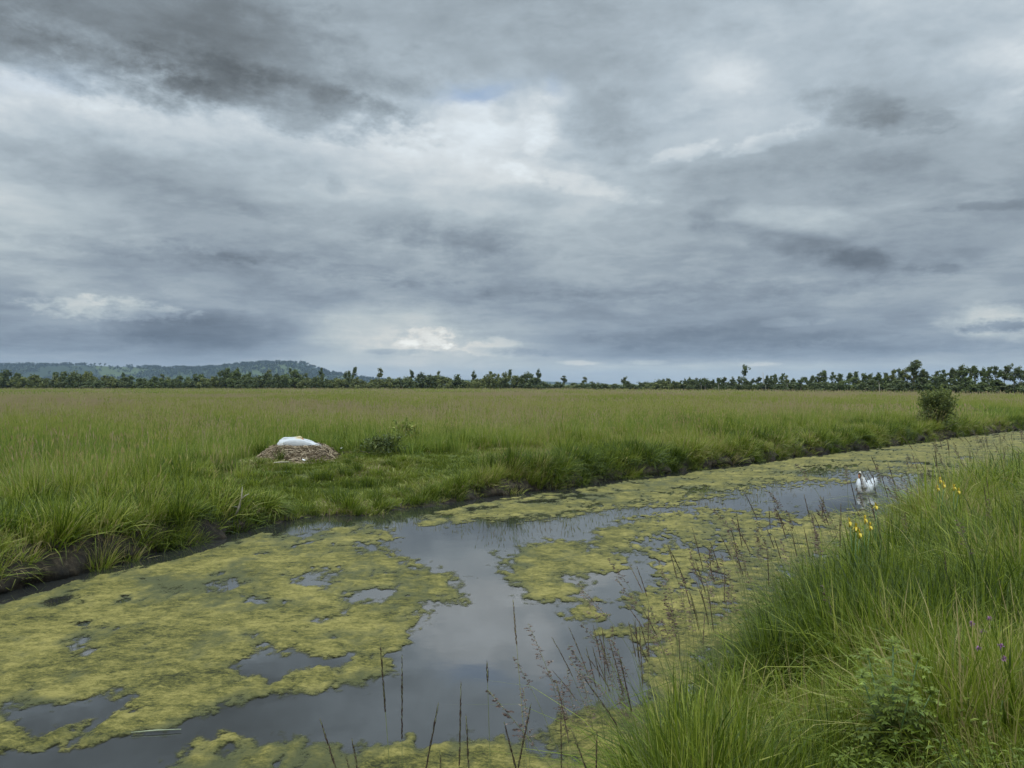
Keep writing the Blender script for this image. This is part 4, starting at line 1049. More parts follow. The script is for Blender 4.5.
def verge_weeds():
    rg = np.random.default_rng(77); col = bpy.data.collections.new('verge_weed_source')
    m = leaf_mat('weed_leaf', [(0.0, (0.040, 0.065, 0.010)), (0.5, (0.095, 0.140, 0.018)), (1.0, (0.19, 0.235, 0.03))], 0.35, 0.5, 0.3, 0.4)
    for i in range(4):
        b = MB(); r2 = np.random.default_rng(900 + i); h = r2.uniform(0.3, 0.5)
        for s in range(4):
            a = r2.uniform(0, 6.28); top = Vector((math.cos(a) * 0.10, math.sin(a) * 0.10, h * r2.uniform(0.7, 1.1))); b.tube([(0, 0, -0.03), tuple(top * 0.5), tuple(top)], [0.003, 0.0025, 0.0015], 4, 0.3)
            for k in range(22):
                f = 0.2 + 0.8 * k / 21; p = top * f; az = k * 2.4 + a; d = Vector((math.cos(az), math.sin(az), r2.uniform(0.0, 0.7))).normalized(); ln = 0.055 * (1.15 - 0.6 * f) * r2.uniform(0.7, 1.3)
                sd = Vector((-math.sin(az), math.cos(az), 0)) * ln * 0.20; q = p + d * ln * 0.45 + Vector((0, 0, ln * 0.05)); e = p + d * ln - Vector((0, 0, ln * 0.22)); tn = float(np.clip(0.3 + 0.5 * f + r2.normal(0, 0.12), 0, 1))
                b.add([tuple(p), tuple(q + sd), tuple(e), tuple(q - sd)], [(0, 1, 2), (0, 2, 3)], tn)
        me = b.mesh('verge_weed'); me.materials.append(m); o = bpy.data.objects.new('verge_weed_source_%02d' % i, me); col.objects.link(o)
    x, y = sample_fan(2600, 2.6, 14, -2, 50, rg, power=1); sr = s_right(x, y)
    ok = (sr > 0.5) & (rg.random(len(x)) < sstep(0.50, 0.62, fbm(x * 1.1, y * 1.1, 3, 95)) * 0.55); x, y = x[ok], y[ok]; n = len(x); sc = rg.uniform(0.7, 1.25, n)
    lim = CAMZ - y * np.interp(x / y, [0.08, 0.13, 0.17, 0.205, 0.24, 0.35, 0.42, 0.51, 0.56, 0.60, 0.66], [0.60, 0.58, 0.50, 0.40, 0.29, 0.19, 0.155, 0.115, 0.085, 0.062, 0.05]); z = ground_z(x, y); sc = np.minimum(sc, np.where(s_right(x, y) < 2.2, np.clip((lim - z) / 0.5, 0.2, 2), 2))
    scatter('verge_weeds', col, np.c_[x, y, z], rg.uniform(0, 6.28, n), rg.normal(0, 0.1, (n, 2)), np.c_[sc, sc, sc], rg.integers(0, 4, n), rg.random(n), 'small broad-leaved weeds mixed through the rank grass of the near bank', 'weeds')
verge_weeds()

THISTLE = leaf_mat('thistle_leaf', [(0.0, (0.038, 0.060, 0.009)), (0.5, (0.088, 0.125, 0.018)), (0.8, (0.15, 0.195, 0.026)), (1.0, (0.27, 0.34, 0.045))], 0.25, 0.5, 0.3, -1)
def thistle_leaf(b, p, az, el, ln, tone, rg):
    d = Vector((math.cos(az) * math.cos(el), math.sin(az) * math.cos(el), math.sin(el))); s = Vector((-math.sin(az), math.cos(az), 0)); up = d.cross(s)
    n = 5; rib = []
    for i in range(n + 1):
        f = i / n; rib.append(Vector(p) + d * ln * f + Vector((0, 0, -ln * 0.35 * f * f)))
    for i in range(n):
        a, c = rib[i], rib[i + 1]; w = ln * 0.26 * math.sin(math.pi * (0.2 + 0.7 * (i / n)))
        for sg in (-1, 1):
            e = a.lerp(c, 0.75) + s * (sg * w) + up * (-w * 0.35) + d * ln * 0.05
            m1 = a.lerp(c, 0.3) + s * (sg * w * 0.45); b.add([tuple(a), tuple(m1), tuple(e), tuple(a.lerp(c, 0.85) + s * (sg * w * 0.35)), tuple(c)], [(0, 1, 2, 3, 4)], float(np.clip(tone + rg.normal(0, 0.1), 0, 1)))
def thistle(px, py_base, d, h, label, seed, nl=150):
    rg = np.random.default_rng(seed); x = (px - CX) / F * d; g = gz(x, d)
    t = thing('thistle_plant', label, 'thistle', (x, d, g)); st = MB(); lf = MB(); tp = MB()
    tops = [(0, 0, h)] + [(math.cos(a) * h * 0.22, math.sin(a) * h * 0.22, h * rg.uniform(0.72, 0.9)) for a in (0.4, 1.9, 3.3, 4.7, 5.6)]
    for q in tops:
        st.tube([(0, 0, -0.03), (q[0] * 0.25, q[1] * 0.25, q[2] * 0.45), q], [0.007, 0.005, 0.003], 6)
        for k in range(nl // 4):
            f = 0.15 + 0.85 * k / (nl // 4); p = (q[0] * f * f, q[1] * f * f, q[2] * f)
            thistle_leaf(lf, p, k * 2.4 + rg.normal(0, 0.3), rg.uniform(0.1, 0.55), 0.125 * (1.15 - 0.5 * f) * rg.uniform(0.8, 1.25), 0.30 + 0.40 * f, rg)
        for k in range(14):
            thistle_leaf(tp, q, k * 2.4, rg.uniform(0.4, 1.3), 0.05 * rg.uniform(0.7, 1.1), 0.74, rg)
    st.build('stem', IRISLEAF, t, True); lf.build('foliage', THISTLE, t); tp.build('top_shoots', THISTLE, t)
thistle(893, 740, 3.70, 0.72, 'leafy green thistle with pale fresh tips in the grass of the near bank', 5)
def dock(px, py, label, seed):
    rg = np.random.default_rng(seed); d = 3.4; x = (px - CX) / F * d; z = CAMZ - (py - CY) / F * d; g = gz(x, d)
    t = thing('dock_plant', label, 'dock plant', (x, d, g)); lf = MB()
    for j in range(7):
        a = j * 0.9 + rg.uniform(0, 0.5); ln = rg.uniform(0.09, 0.15); petal(lf, (0.03 * math.cos(a), 0.03 * math.sin(a), 0.02), (math.cos(a), math.sin(a), 0.8), ln, 0.026, 0.55, rg.uniform(0.1, 0.4))
    lf.build('leaves', THISTLE, t, True); st = MB()
    st.tube([(0, 0, -0.03), (0, 0, 0.03)], [0.005, 0.004], 6); st.build('stem', IRISLEAF, t, True)
dock(888, 738, 'low plant with broad smooth green leaves at the foot of the thistle', 3)

# ------------------------------------------------------------------ trees far across the field
def tree_material(name, cols):
    return leaf_mat(name, cols, 0.25, 0.55, 0.25, -1)
CROWN_A = tree_material('hedge_leaf_dark', [(0.0, (0.035, 0.050, 0.018)), (0.5, (0.072, 0.095, 0.030)), (1.0, (0.13, 0.15, 0.05))])
CROWN_B = tree_material('hedge_leaf_olive', [(0.0, (0.07, 0.085, 0.026)), (0.5, (0.13, 0.15, 0.042)), (1.0, (0.20, 0.215, 0.07))])
CROWN_C = tree_material('tree_leaf_green', [(0.0, (0.04, 0.06, 0.02)), (0.5, (0.082, 0.112, 0.032)), (1.0, (0.145, 0.175, 0.052))])

def bush_meshes(seed, w, h, mat):
    rg = np.random.default_rng(seed); cs = []
    nb = rg.integers(4, 7)
    for j in range(nb):
        bx, by = rg.normal(0, w * 0.26), rg.normal(0, w * 0.2); bh = h * rg.uniform(0.6, 1.0); bw = w * rg.uniform(0.26, 0.46)
        for i in range(16):
            zz = rg.uniform(0.08, 1); a = rg.uniform(0, 6.28); r = bw * math.sin(math.pi * min(1, 0.25 + 0.72 * zz)) * rg.random() ** 0.5
            cs.append(((bx + r * math.cos(a), by + r * math.sin(a), zz * bh), rg.uniform(0.35, 0.75), rg.uniform(0.2, 0.85)))
    b = MB(); leaf_cloud(b, cs, 26, 0.48, rg, 0.5, 0.15, 0.9)
    st = MB()
    for i in range(5):
        c = cs[int(rg.integers(0, len(cs)))][0]; st.tube([(c[0] * 0.3, c[1] * 0.3, -0.3), (c[0] * 0.6, c[1] * 0.6, c[2] * 0.5), c], [0.09, 0.06, 0.02], 5)
    return b.mesh('crown'), st.mesh('trunk', True)

def tree_meshes(seed, h, lean, gappy=0.0, low=0.42):
    rg = np.random.default_rng(seed); st = MB(); cs = []
    top = Vector((lean * h, rg.normal(0, 0.05) * h, h * 0.93))
    mid = Vector((lean * h * 0.3 + rg.normal(0, 0.12), rg.normal(0, 0.1), h * 0.5))
    st.tube([(0, 0, -0.3), tuple(mid * 0.5 + Vector((rg.normal(0, 0.06), 0, 0))), tuple(mid), tuple(mid.lerp(top, 0.55)), tuple(top)], [0.13, 0.105, 0.085, 0.055, 0.02], 6)
    for i in range(13):
        f = rg.uniform(low, 0.95); p = mid.lerp(top, (f - 0.5) / 0.45) if f > 0.5 else Vector((0, 0, 0)).lerp(mid, f / 0.5)
        a = rg.uniform(0, 6.28); ln = h * rg.uniform(0.08, 0.22) * (1.25 - 0.75 * f)
        e = p + Vector((math.cos(a), math.sin(a), rg.uniform(0.15, 0.7))) * ln
        st.tube([tuple(p), tuple(p.lerp(e, 0.5) + Vector((0, 0, 0.08))), tuple(e)], [0.045, 0.03, 0.012], 5)
        for k in range(4):
            if rg.random() < gappy: continue
            q = p.lerp(e, 0.45 + 0.22 * k); cs.append((tuple(q + Vector(rg.normal(0, 0.15, 3))), rg.uniform(0.25, 0.55), rg.uniform(0.2, 0.85)))
    cs.append((tuple(top), 0.45, 0.6)); cs.append((tuple(top + Vector((rg.normal(0, .3), 0, -0.4))), 0.5, 0.5))
    b = MB(); leaf_cloud(b, cs, 22, 0.36, rg, 0.5, 0.15, 0.85)
    return b.mesh('crown'), st.mesh('trunk', True)

TL = [(-330, 262), (0, 240), (500, 232), (640, 205), (800, 168), (900, 146), (1024, 128), (1330, 104)]
def tl_depth(px):
    xs, ys = zip(*TL); return float(np.interp(px, xs, ys))

def treeline():
    rg = np.random.default_rng(61)
    bush_kinds = []
    for i in range(7):
        mat = (CROWN_A, CROWN_B, CROWN_A, CROWN_B, CROWN_C, CROWN_B, CROWN_A)[i]
        c, s = bush_meshes(200 + i, 5.2, 4.4, mat); bush_kinds.append((c, s, mat))
    tree_kinds = []
    for i in range(9):
        mat = (CROWN_C, CROWN_A, CROWN_C, CROWN_C, CROWN_A, CROWN_C, CROWN_B, CROWN_C, CROWN_A)[i]
        c, s = tree_meshes(300 + i, 5.6, rg.normal(0, 0.07), 0.10 if i % 3 else 0.40, 0.24 if i % 2 else 0.42); tree_kinds.append((c, s, mat, PALEBARK if i % 2 == 0 else BARK))
    first = {}
    def place(kind, k, x, y, sx, sz, rz, label, group, name, cat):
        g = gz(x, y)
        key = (kind, k)
        if key not in first:
            src = bush_kinds[k] if kind == 'bush' else tree_kinds[k]
            t = thing(name, label, cat, (x, y, g), rz, group); link('crown', src[0], src[2], t); link('trunk', src[1], src[3] if kind == 'tree' else BARK, t)
            first[key] = t
        else:
            t = dup(first[key], (x, y, g), rz, None, label, group)
        t.scale = (sx, sx, sz); return t
    tone_word = {0: 'dark', 2: 'dark', 6: 'dark', 1: 'olive', 3: 'olive', 5: 'olive', 4: 'green'}
    # the low hedgerow in front of the hill
    px = -330.0
    while px < 700:
        d = tl_depth(px) + rg.normal(0, 3); x = (px - CX) / F * d
        hx = 0.62 + 0.62 * vnoise(px / 42.0, 2.2, 5) + rg.normal(0, 0.16)
        if px > 540: hx *= 0.62
        k = int(rg.integers(0, 7)); where = 'below the hazy hill' if px < 330 else 'where the hill runs out' if px < 540 else 'in the low thin stretch of the treeline'
        place('bush', k, x, d, rg.uniform(0.8, 1.5), hx * 1.12, rg.uniform(0, 6.28), '%s far hedgerow bush %s' % (tone_word[k], where), 'hedgerow bushes across the field', 'hedgerow_bush', 'bush')
        px += rg.uniform(6, 10)
    px = -300.0
    while px < 660:      # small trees standing out of the hedgerow
        d = tl_depth(px) + rg.uniform(4, 12); x = (px - CX) / F * d; k = int(rg.integers(0, 9))
        place('tree', k, x, d, rg.uniform(0.7, 1.0), (0.85 + 0.45 * vnoise(px / 60.0, 7.2, 5)) * (0.75 if px > 540 else 1.0), rg.uniform(0, 6.28), 'small thin tree standing out of the far hedgerow', 'small trees in the hedgerow', 'hedgerow_tree', 'tree')
        px += rg.uniform(20, 40)
    # the taller open row coming nearer
    px = 664.0
    while px < 1330:
        d = tl_depth(px) + rg.normal(0, 3.5); x = (px - CX) / F * d; k = int(rg.integers(0, 9))
        want = np.interp(px, [660, 720, 800, 880, 950, 1030, 1300], [3.0, 3.5, 4.0, 4.7, 5.1, 5.0, 5.2]) * (0.70 + 0.5 * vnoise(px / 15.0, 4.4, 8))
        where = 'beyond the bend of the ditch' if px > 850 else 'between the low hedgerow and the bend of the ditch'
        place('tree', k, x, d, rg.uniform(0.62, 0.95) * (want / 5.2) ** 0.5, want / 5.6, rg.uniform(0, 6.28), 'slender open-crowned tree in the row %s' % where, 'slender trees in the far row', 'slender_tree', 'tree')
        px += rg.uniform(4.2, 9.0) * (150 / d) ** 0.6
    px = 650.0
    while px < 1330:
        d = tl_depth(px) + rg.normal(-1, 2.0); x = (px - CX) / F * d; k = int(rg.choice([0, 2, 4, 6, 0, 6, 1]))
        place('bush', k, x, d, rg.uniform(0.75, 1.2), rg.uniform(0.42, 0.80), rg.uniform(0, 6.28), 'low %s bush at the foot of the slender far trees' % tone_word[k], 'undergrowth below the far trees', 'undergrowth_bush', 'bush')
        px += rg.uniform(6.5, 11)
    # the ones that stand out
    d = 182.0; c, s = tree_meshes(411, 6.9, 0.22, 0.05, 0.25)
    t = thing('leaning_tree', 'tallest tree of the thin middle stretch, its top leaning sideways', 'tree', ((741 - CX) / F * d, d, gz((741 - CX) / F * d, d)))
    link('crown', c, CROWN_C, t); link('trunk', s, BARK, t); t.scale = (0.85, 0.85, 0.92)
    d = 141.0; c, s = tree_meshes(415, 6.6, 0.03, 0.0, 0.45)
    t = thing('broad_tree', 'broad dense tree rising just behind the big waterside bush', 'tree', ((912 - CX) / F * d, d, gz((912 - CX) / F * d, d)))
    link('crown', c, CROWN_A, t); link('trunk', s, BARK, t); t.scale = (1.2, 1.2, 0.92)
    b = MB(); d = 178.0; x = (763 - CX) / F * d; b.tube([(x, d, 0.7), (x + 0.1, d, 3.2), (x, d, 5.2)], [0.11, 0.09, 0.05], 6)
    tag(b.build('dead_tree', PALEBARK, None, True), 'pale bare trunk standing beside the leaning tree', 'dead tree')
treeline()

# ------------------------------------------------------------------ hills
def hills():
    m, nt, out = mat_new('hill_pasture')
    tc = N(nt, 'ShaderNodeTexCoord'); mp = N(nt, 'ShaderNodeMapping'); mp.inputs['Scale'].default_value = (0.004, 0.0022, 0.0); L(nt, tc.outputs['Object'], mp.inputs[0])
    vo = N(nt, 'ShaderNodeTexVoronoi'); vo.inputs['Scale'].default_value = 1.0; L(nt, mp.outputs[0], vo.inputs['Vector'])
    sp = N(nt, 'ShaderNodeSeparateColor'); L(nt, vo.outputs['Color'], sp.inputs[0])
    r = ramp(nt, [(0.0, (0.022, 0.034, 0.014)), (0.66, (0.034, 0.05, 0.018)), (0.86, (0.055, 0.075, 0.024)), (1.0, (0.09, 0.11, 0.035))], 'CONSTANT'); L(nt, sp.outputs[0], r.inputs[0])
    p = N(nt, 'ShaderNodeBsdfPrincipled'); p.inputs['Roughness'].default_value = 0.9; p.inputs['Specular IOR Level'].default_value = 0.1; L(nt, r.outputs[0], p.inputs['Base Color']); L(nt, p.outputs[0], out.inputs[0])
    px = np.linspace(-420, 720, 360)
    def ridge(name, crest_x, crest_y, d0, d1, d2, rough, seed):
        s = np.linspace(0, 1, 60); PX, S = np.meshgrid(px, s)
        cy = np.interp(PX, crest_x, crest_y); dc = d1
        D = d0 + (d2 - d0) * S; u = (D - d0) / (d1 - d0)
        prof = np.where(u <= 1, sstep(0, 1, u * 0.97 + 0.03), 1 - sstep(1, (d2 - d0) / (d1 - d0), u))
        zc = CAMZ + (384 - cy) * dc / F
        X = (PX - CX) / F * dc; wob = fbm(X * 0.004, D * 0.004, 4, seed) - 0.5
        Z = -6 + (zc + 6) * prof + wob * rough * prof
        V = np.stack([X.ravel(), D.ravel(), Z.ravel()], 1)
        o = link(name, mesh_from(name, V, grid_faces(60, 360), None, True), m); o['kind'] = 'structure'
        return X, D, Z
    cx = [-420, -200, 0, 50, 100, 150, 190, 215, 240, 270, 300, 312, 325, 345, 365, 400, 460, 560]
    cyy = [366, 365, 366, 365.5, 366, 367.5, 369, 368, 365, 363.5, 363.5, 367, 373, 376, 379, 382, 385, 388]
    X, D, Z = ridge('wooded_hills', cx, cyy, 2250, 2900, 3500, 9, 71)
    ridge('far_hills', [-420, 250, 330, 400, 470, 520, 580, 640, 720], [374, 374, 377.5, 378.5, 379.5, 380.5, 383, 386, 389], 3700, 4400, 5000, 5, 73)
    # woods on the slopes
    rg = np.random.default_rng(71)
    col = bpy.data.collections.new('hillwood_source')
    mat = leaf_mat('hill_wood_leaf', [(0.0, (0.016, 0.028, 0.011)), (0.5, (0.028, 0.044, 0.016)), (1.0, (0.05, 0.07, 0.022))], 0.2, 0.6, 0.2, 0.5)
    for i in range(3):
        b = MB(); r2 = np.random.default_rng(500 + i); cs = [((r2.normal(0, 2.6), r2.normal(0, 2.6), r2.uniform(2, 9)), 2.2, r2.uniform(0.2, 0.8)) for _ in range(9)]
        leaf_cloud(b, cs, 9, 2.4, r2, 0.5, 0.15, 0.9, 0.3, 0.8); me = b.mesh('hillwood'); me.materials.append(mat)
        o = bpy.data.objects.new('hillwood_source_%02d' % i, me); col.objects.link(o)
    n = 15000; i = rg.integers(0, 45, n); j = rg.integers(0, 359, n); fx = rg.random(n); fy = rg.random(n)
    def bil(A): return (A[i, j] * (1 - fx) + A[i, j + 1] * fx) * (1 - fy) + (A[i + 1, j] * (1 - fx) + A[i + 1, j + 1] * fx) * fy
    x, y, z = bil(X), bil(D), bil(Z)
    ok = (fbm(x * 0.004, y * 0.0025, 3, 74) > 0.46) | (rg.random(n) < 0.12); ok &= z > 4; x, y, z = x[ok], y[ok], z[ok]; n = len(x); sc = rg.uniform(0.6, 1.25, n)
    scatter('hill_woods', col, np.c_[x, y, z], rg.uniform(0, 6.28, n), np.zeros((n, 2)), np.c_[sc, sc, sc], rg.integers(0, 3, n), rg.random(n), 'hazy woods covering the slopes and crest of the distant hill', 'woods')
hills()

# ------------------------------------------------------------------ haze
def haze():
    b = MB(); x, y0, y1, z0, z1 = 6200.0, -6200.0, 6200.0, -2.5, 98.0
    b.add([(-x, y0, z0), (x, y0, z0), (x, y1, z0), (-x, y1, z0), (-x, y0, z1), (x, y0, z1), (x, y1, z1), (-x, y1, z1)], [(0, 3, 2, 1), (4, 5, 6, 7), (0, 1, 5, 4), (1, 2, 6, 5), (2, 3, 7, 6), (3, 0, 4, 7)])
    m, nt, out = mat_new('haze_air'); v = N(nt, 'ShaderNodeVolumePrincipled')
    v.inputs['Color'].default_value = HAZE_COL; v.inputs['Density'].default_value = HAZE; L(nt, v.outputs[0], out.inputs['Volume'])
    o = b.build('haze', m); tag(o, 'thin bluish haze in the air over the marsh and towards the hills', 'haze', kind='stuff')
HAZE = 1.0e-4; HAZE_COL = (0.50, 0.67, 0.88, 1)
if HAZE > 0: haze()

# ------------------------------------------------------------------ sky
SUN_EL, SUN_AZ = 52.0, 215.0     # compass from +Y, clockwise
def sky():
    w = bpy.data.worlds.new('World'); SC.world = w; w.use_nodes = True; nt = w.node_tree; nt.nodes.clear()
    out = nt.nodes.new('ShaderNodeOutputWorld')
    ns = N(nt, 'ShaderNodeTexSky', sky_type='NISHITA', sun_disc=False); ns.sun_elevation = math.radians(SUN_EL); ns.sun_rotation = math.radians(SUN_AZ)
    bg1 = N(nt, 'ShaderNodeBackground'); bg1.inputs[1].default_value = 0.15; L(nt, ns.outputs[0], bg1.inputs[0])
    tc = N(nt, 'ShaderNodeTexCoord'); sep = N(nt, 'ShaderNodeSeparateXYZ'); L(nt, tc.outputs['Generated'], sep.inputs[0])
    X, Y, Z = sep.outputs
    azr = math_n(nt, 'ARCTAN2', X, Y); el0 = math_n(nt, 'ARCSINE', Z)
    zc = math_n(nt, 'ADD', math_n(nt, 'ABSOLUTE', Z), 0.13)
    cmb = N(nt, 'ShaderNodeCombineXYZ'); L(nt, math_n(nt, 'DIVIDE', X, zc), cmb.inputs[0]); L(nt, math_n(nt, 'DIVIDE', Y, zc), cmb.inputs[1])
    def noise(scale, detail, rough, off, src=None, dist=0.0, stretch=(1, 1, 1)):
        mp = N(nt, 'ShaderNodeMapping'); mp.inputs['Location'].default_value = (off, off * 0.7, 0); mp.inputs['Scale'].default_value = stretch; L(nt, src or cmb.outputs[0], mp.inputs[0])
        n = N(nt, 'ShaderNodeTexNoise'); n.inputs['Scale'].default_value = scale; n.inputs['Detail'].default_value = detail; n.inputs['Roughness'].default_value = rough; n.inputs['Distortion'].default_value = dist
        L(nt, mp.outputs[0], n.inputs['Vector']); return n
    ang = N(nt, 'ShaderNodeCombineXYZ'); L(nt, azr, ang.inputs[0]); L(nt, el0, ang.inputs[1])
    wn = noise(7.0, 10, 0.68, 3.1, ang.outputs[0], 0.1, (1, 2.0, 1)); ws = N(nt, 'ShaderNodeSeparateColor'); L(nt, wn.outputs['Color'], ws.inputs[0])
    # the higher, the wider the swirls
    amp = N(nt, 'ShaderNodeMapRange'); amp.inputs[1].default_value = 0.0; amp.inputs[2].default_value = 0.3; amp.inputs[3].default_value = 0.25; amp.inputs[4].default_value = 1.0; L(nt, el0, amp.inputs[0])
    az = math_n(nt, 'ADD', azr, math_n(nt, 'MULTIPLY', math_n(nt, 'SUBTRACT', ws.outputs[0], 0.5), math_n(nt, 'MULTIPLY', amp.outputs[0], 0.13)))
    el = math_n(nt, 'ADD', el0, math_n(nt, 'MULTIPLY', math_n(nt, 'SUBTRACT', ws.outputs[1], 0.5), math_n(nt, 'MULTIPLY', amp.outputs[0], 0.07)))
    cols = [-200, 0, 50, 100, 150, 200, 250, 300, 350, 400, 450, 500, 550, 600, 650, 700, 750, 800, 850, 900, 950, 1024, 1224]
    rows = SKY_ROWS
    a0, a1 = -0.85, 0.85
    u = N(nt, 'ShaderNodeMapRange'); u.inputs[1].default_value = a0; u.inputs[2].default_value = a1; L(nt, az, u.inputs[0])
    xs = [0, 100, 200, 300, 400, 500, 600, 700, 800, 900, 1024]
    cur = None; prev_el = None
    for yy, vals in rows:
        st = [((math.atan((x - CX) / F) - a0) / (a1 - a0), v / 255.0) for x, v in zip(xs, vals)]
        r = ramp(nt, st, 'CARDINAL'); L(nt, u.outputs[0], r.inputs[0]); e = math.atan((384 - yy) / F)
        val = r.outputs[0]
        if cur is None: cur = val
        else:
            t = N(nt, 'ShaderNodeMapRange'); t.inputs[1].default_value = prev_el; t.inputs[2].default_value = e; L(nt, el, t.inputs[0])
            mx = N(nt, 'ShaderNodeMix', data_type='FLOAT'); L(nt, t.outputs[0], mx.inputs[0]); L(nt, cur, mx.inputs[2]); L(nt, val, mx.inputs[3]); cur = mx.outputs[0]
        prev_el = e
    v = cur
    # single cloud features: x, y, half-width, half-height, turn, gain
    def blob(x, y, sx, sy, rot, gain, add_to):
        ca = math.atan((x - CX) / F); ce = math.atan((CY - y) / F * math.cos(ca)); da = math_n(nt, 'SUBTRACT', az, ca); de = math_n(nt, 'SUBTRACT', el, ce)
        c, s = math.cos(rot), math.sin(rot)
        p = math_n(nt, 'ADD', math_n(nt, 'MULTIPLY', da, c * F / sx), math_n(nt, 'MULTIPLY', de, -s * F / sx)); q = math_n(nt, 'ADD', math_n(nt, 'MULTIPLY', da, s * F / sy), math_n(nt, 'MULTIPLY', de, c * F / sy))
        g = math_n(nt, 'EXPONENT', math_n(nt, 'MULTIPLY', math_n(nt, 'ADD', math_n(nt, 'MULTIPLY', p, p), math_n(nt, 'MULTIPLY', q, q)), -1.0))
        return math_n(nt, 'MULTIPLY_ADD', g, gain, add_to)
    nz = noise(13.0, 11, 0.62, 6.6, ang.outputs[0], 0.0, (1, 1.7, 1)); nzb = math_n(nt, 'SUBTRACT', nz.outputs[0], 0.5)
    nzw = noise(26.0, 8, 0.62, 1.6, ang.outputs[0], 0.0, (1, 1.7, 1)); nzc = math_n(nt, 'ADD', nzb, math_n(nt, 'MULTIPLY', math_n(nt, 'SUBTRACT', nzw.outputs[0], 0.5), 0.45))
    nzg = noise(34.0, 9, 0.66, 4.1, ang.outputs[0], 0.0, (1, 2.1, 1)); nzf = math_n(nt, 'ADD', math_n(nt, 'MULTIPLY', nzb, 0.6), math_n(nt, 'SUBTRACT', nzg.outputs[0], 0.5))
    # single clouds with ragged but definite edges
    def cloud(x, y, sx, sy, rot, gain, soft, rag, add_to):
        ca = math.atan((x - CX) / F); ce = math.atan((CY - y) / F * math.cos(ca)); da = math_n(nt, 'SUBTRACT', azr, ca); de = math_n(nt, 'SUBTRACT', el0, ce)
        c, s = math.cos(rot), math.sin(rot)
        p = math_n(nt, 'ADD', math_n(nt, 'MULTIPLY', da, c * F / sx), math_n(nt, 'MULTIPLY', de, -s * F / sx)); q = math_n(nt, 'ADD', math_n(nt, 'MULTIPLY', da, s * F / sy), math_n(nt, 'MULTIPLY', de, c * F / sy))
        f = math_n(nt, 'SUBTRACT', 1.0, math_n(nt, 'MULTIPLY_ADD', p, p, math_n(nt, 'MULTIPLY', q, q)))
        f = math_n(nt, 'MULTIPLY_ADD', nzc, rag * 1.4, f) if sy > 13 else math_n(nt, 'MULTIPLY_ADD', nzf, rag * 2.3, f)
        sm = N(nt, 'ShaderNodeMapRange', interpolation_type='SMOOTHSTEP'); sm.inputs[1].default_value = -0.15; sm.inputs[2].default_value = soft; L(nt, f, sm.inputs[0])
        return math_n(nt, 'MULTIPLY_ADD', sm.outputs[0], gain, add_to)
    for bl in SKY_CLOUDS: v = cloud(*bl, v)
    # billow and streak detail
    n1 = noise(0.9, 9, 0.56, 1.7, None, 0.25); n2 = noise(2.6, 10, 0.64, 5.3, None, 0.2); n3 = noise(11.0, 10, 0.64, 2.2, ang.outputs[0], 0.15, (1, 1.9, 1))
    def crisp(n, lo, hi):
        m_ = N(nt, 'ShaderNodeMapRange', interpolation_type='SMOOTHERSTEP'); m_.inputs[1].default_value = lo; m_.inputs[2].default_value = hi; m_.inputs[3].default_value = -0.5; m_.inputs[4].default_value = 0.5
        L(nt, n.outputs[0], m_.inputs[0]); return m_.outputs[0]
    n4 = noise(4.2, 12, 0.66, 8.8, ang.outputs[0], 0.1, (1, 2.3, 1))
    det = math_n(nt, 'ADD', math_n(nt, 'MULTIPLY', crisp(n1, 0.36, 0.64), 0.045), math_n(nt, 'ADD', math_n(nt, 'MULTIPLY', crisp(n2, 0.34, 0.66), 0.046), math_n(nt, 'ADD', math_n(nt, 'MULTIPLY', crisp(n4, 0.36, 0.64), 0.040), math_n(nt, 'MULTIPLY', math_n(nt, 'SUBTRACT', n3.outputs[0], 0.5), 0.10))))
    da = N(nt, 'ShaderNodeMapRange'); da.inputs[1].default_value = 0.0; da.inputs[2].default_value = 0.12; da.inputs[3].default_value = 0.35; da.inputs[4].default_value = 1.0; L(nt, el0, da.inputs[0])
    v = math_n(nt, 'ADD', v, math_n(nt, 'MULTIPLY', det, da.outputs[0]))
    v = math_n(nt, 'MULTIPLY_ADD', math_n(nt, 'SUBTRACT', v, 0.655), 1.22, 0.675)
    v = math_n(nt, 'MAXIMUM', v, 0.36)
    lin = math_n(nt, 'POWER', v, 2.2)
    # tint: blue-grey where thick, neutral where bright, bluer low down
    tl = ramp(nt, [(0.40, (0.76, 0.98, 1.28)), (0.60, (0.82, 1.0, 1.20)), (0.74, (0.90, 1.02, 1.05)), (0.85, (1.0, 1.01, 0.95))]); L(nt, v, tl.inputs[0])
    th = ramp(nt, [(0.40, (0.86, 1.0, 1.10)), (0.60, (0.84, 1.0, 1.13)), (0.74, (0.85, 1.0, 1.12)), (0.85, (0.91, 1.0, 1.06))]); L(nt, v, th.inputs[0])
    te = N(nt, 'ShaderNodeMapRange'); te.inputs[1].default_value = 0.04; te.inputs[2].default_value = 0.30; L(nt, el0, te.inputs[0])
    tm = N(nt, 'ShaderNodeMix', data_type='RGBA'); L(nt, te.outputs[0], tm.inputs[0]); L(nt, tl.outputs[0], tm.inputs[6]); L(nt, th.outputs[0], tm.inputs[7])
    # unseen overhead sky brightened beyond a real overcast, added to light the grass
    ov = N(nt, 'ShaderNodeMapRange', interpolation_type='SMOOTHSTEP'); ov.inputs[1].default_value = math.radians(30); ov.inputs[2].default_value = math.radians(58); ov.inputs[3].default_value = 1.0; ov.inputs[4].default_value = OVERHEAD_BOOST; L(nt, el0, ov.inputs[0])
    bg2 = N(nt, 'ShaderNodeBackground'); L(nt, tm.outputs[2], bg2.inputs[0]); L(nt, math_n(nt, 'MULTIPLY', lin, ov.outputs[0]), bg2.inputs[1])
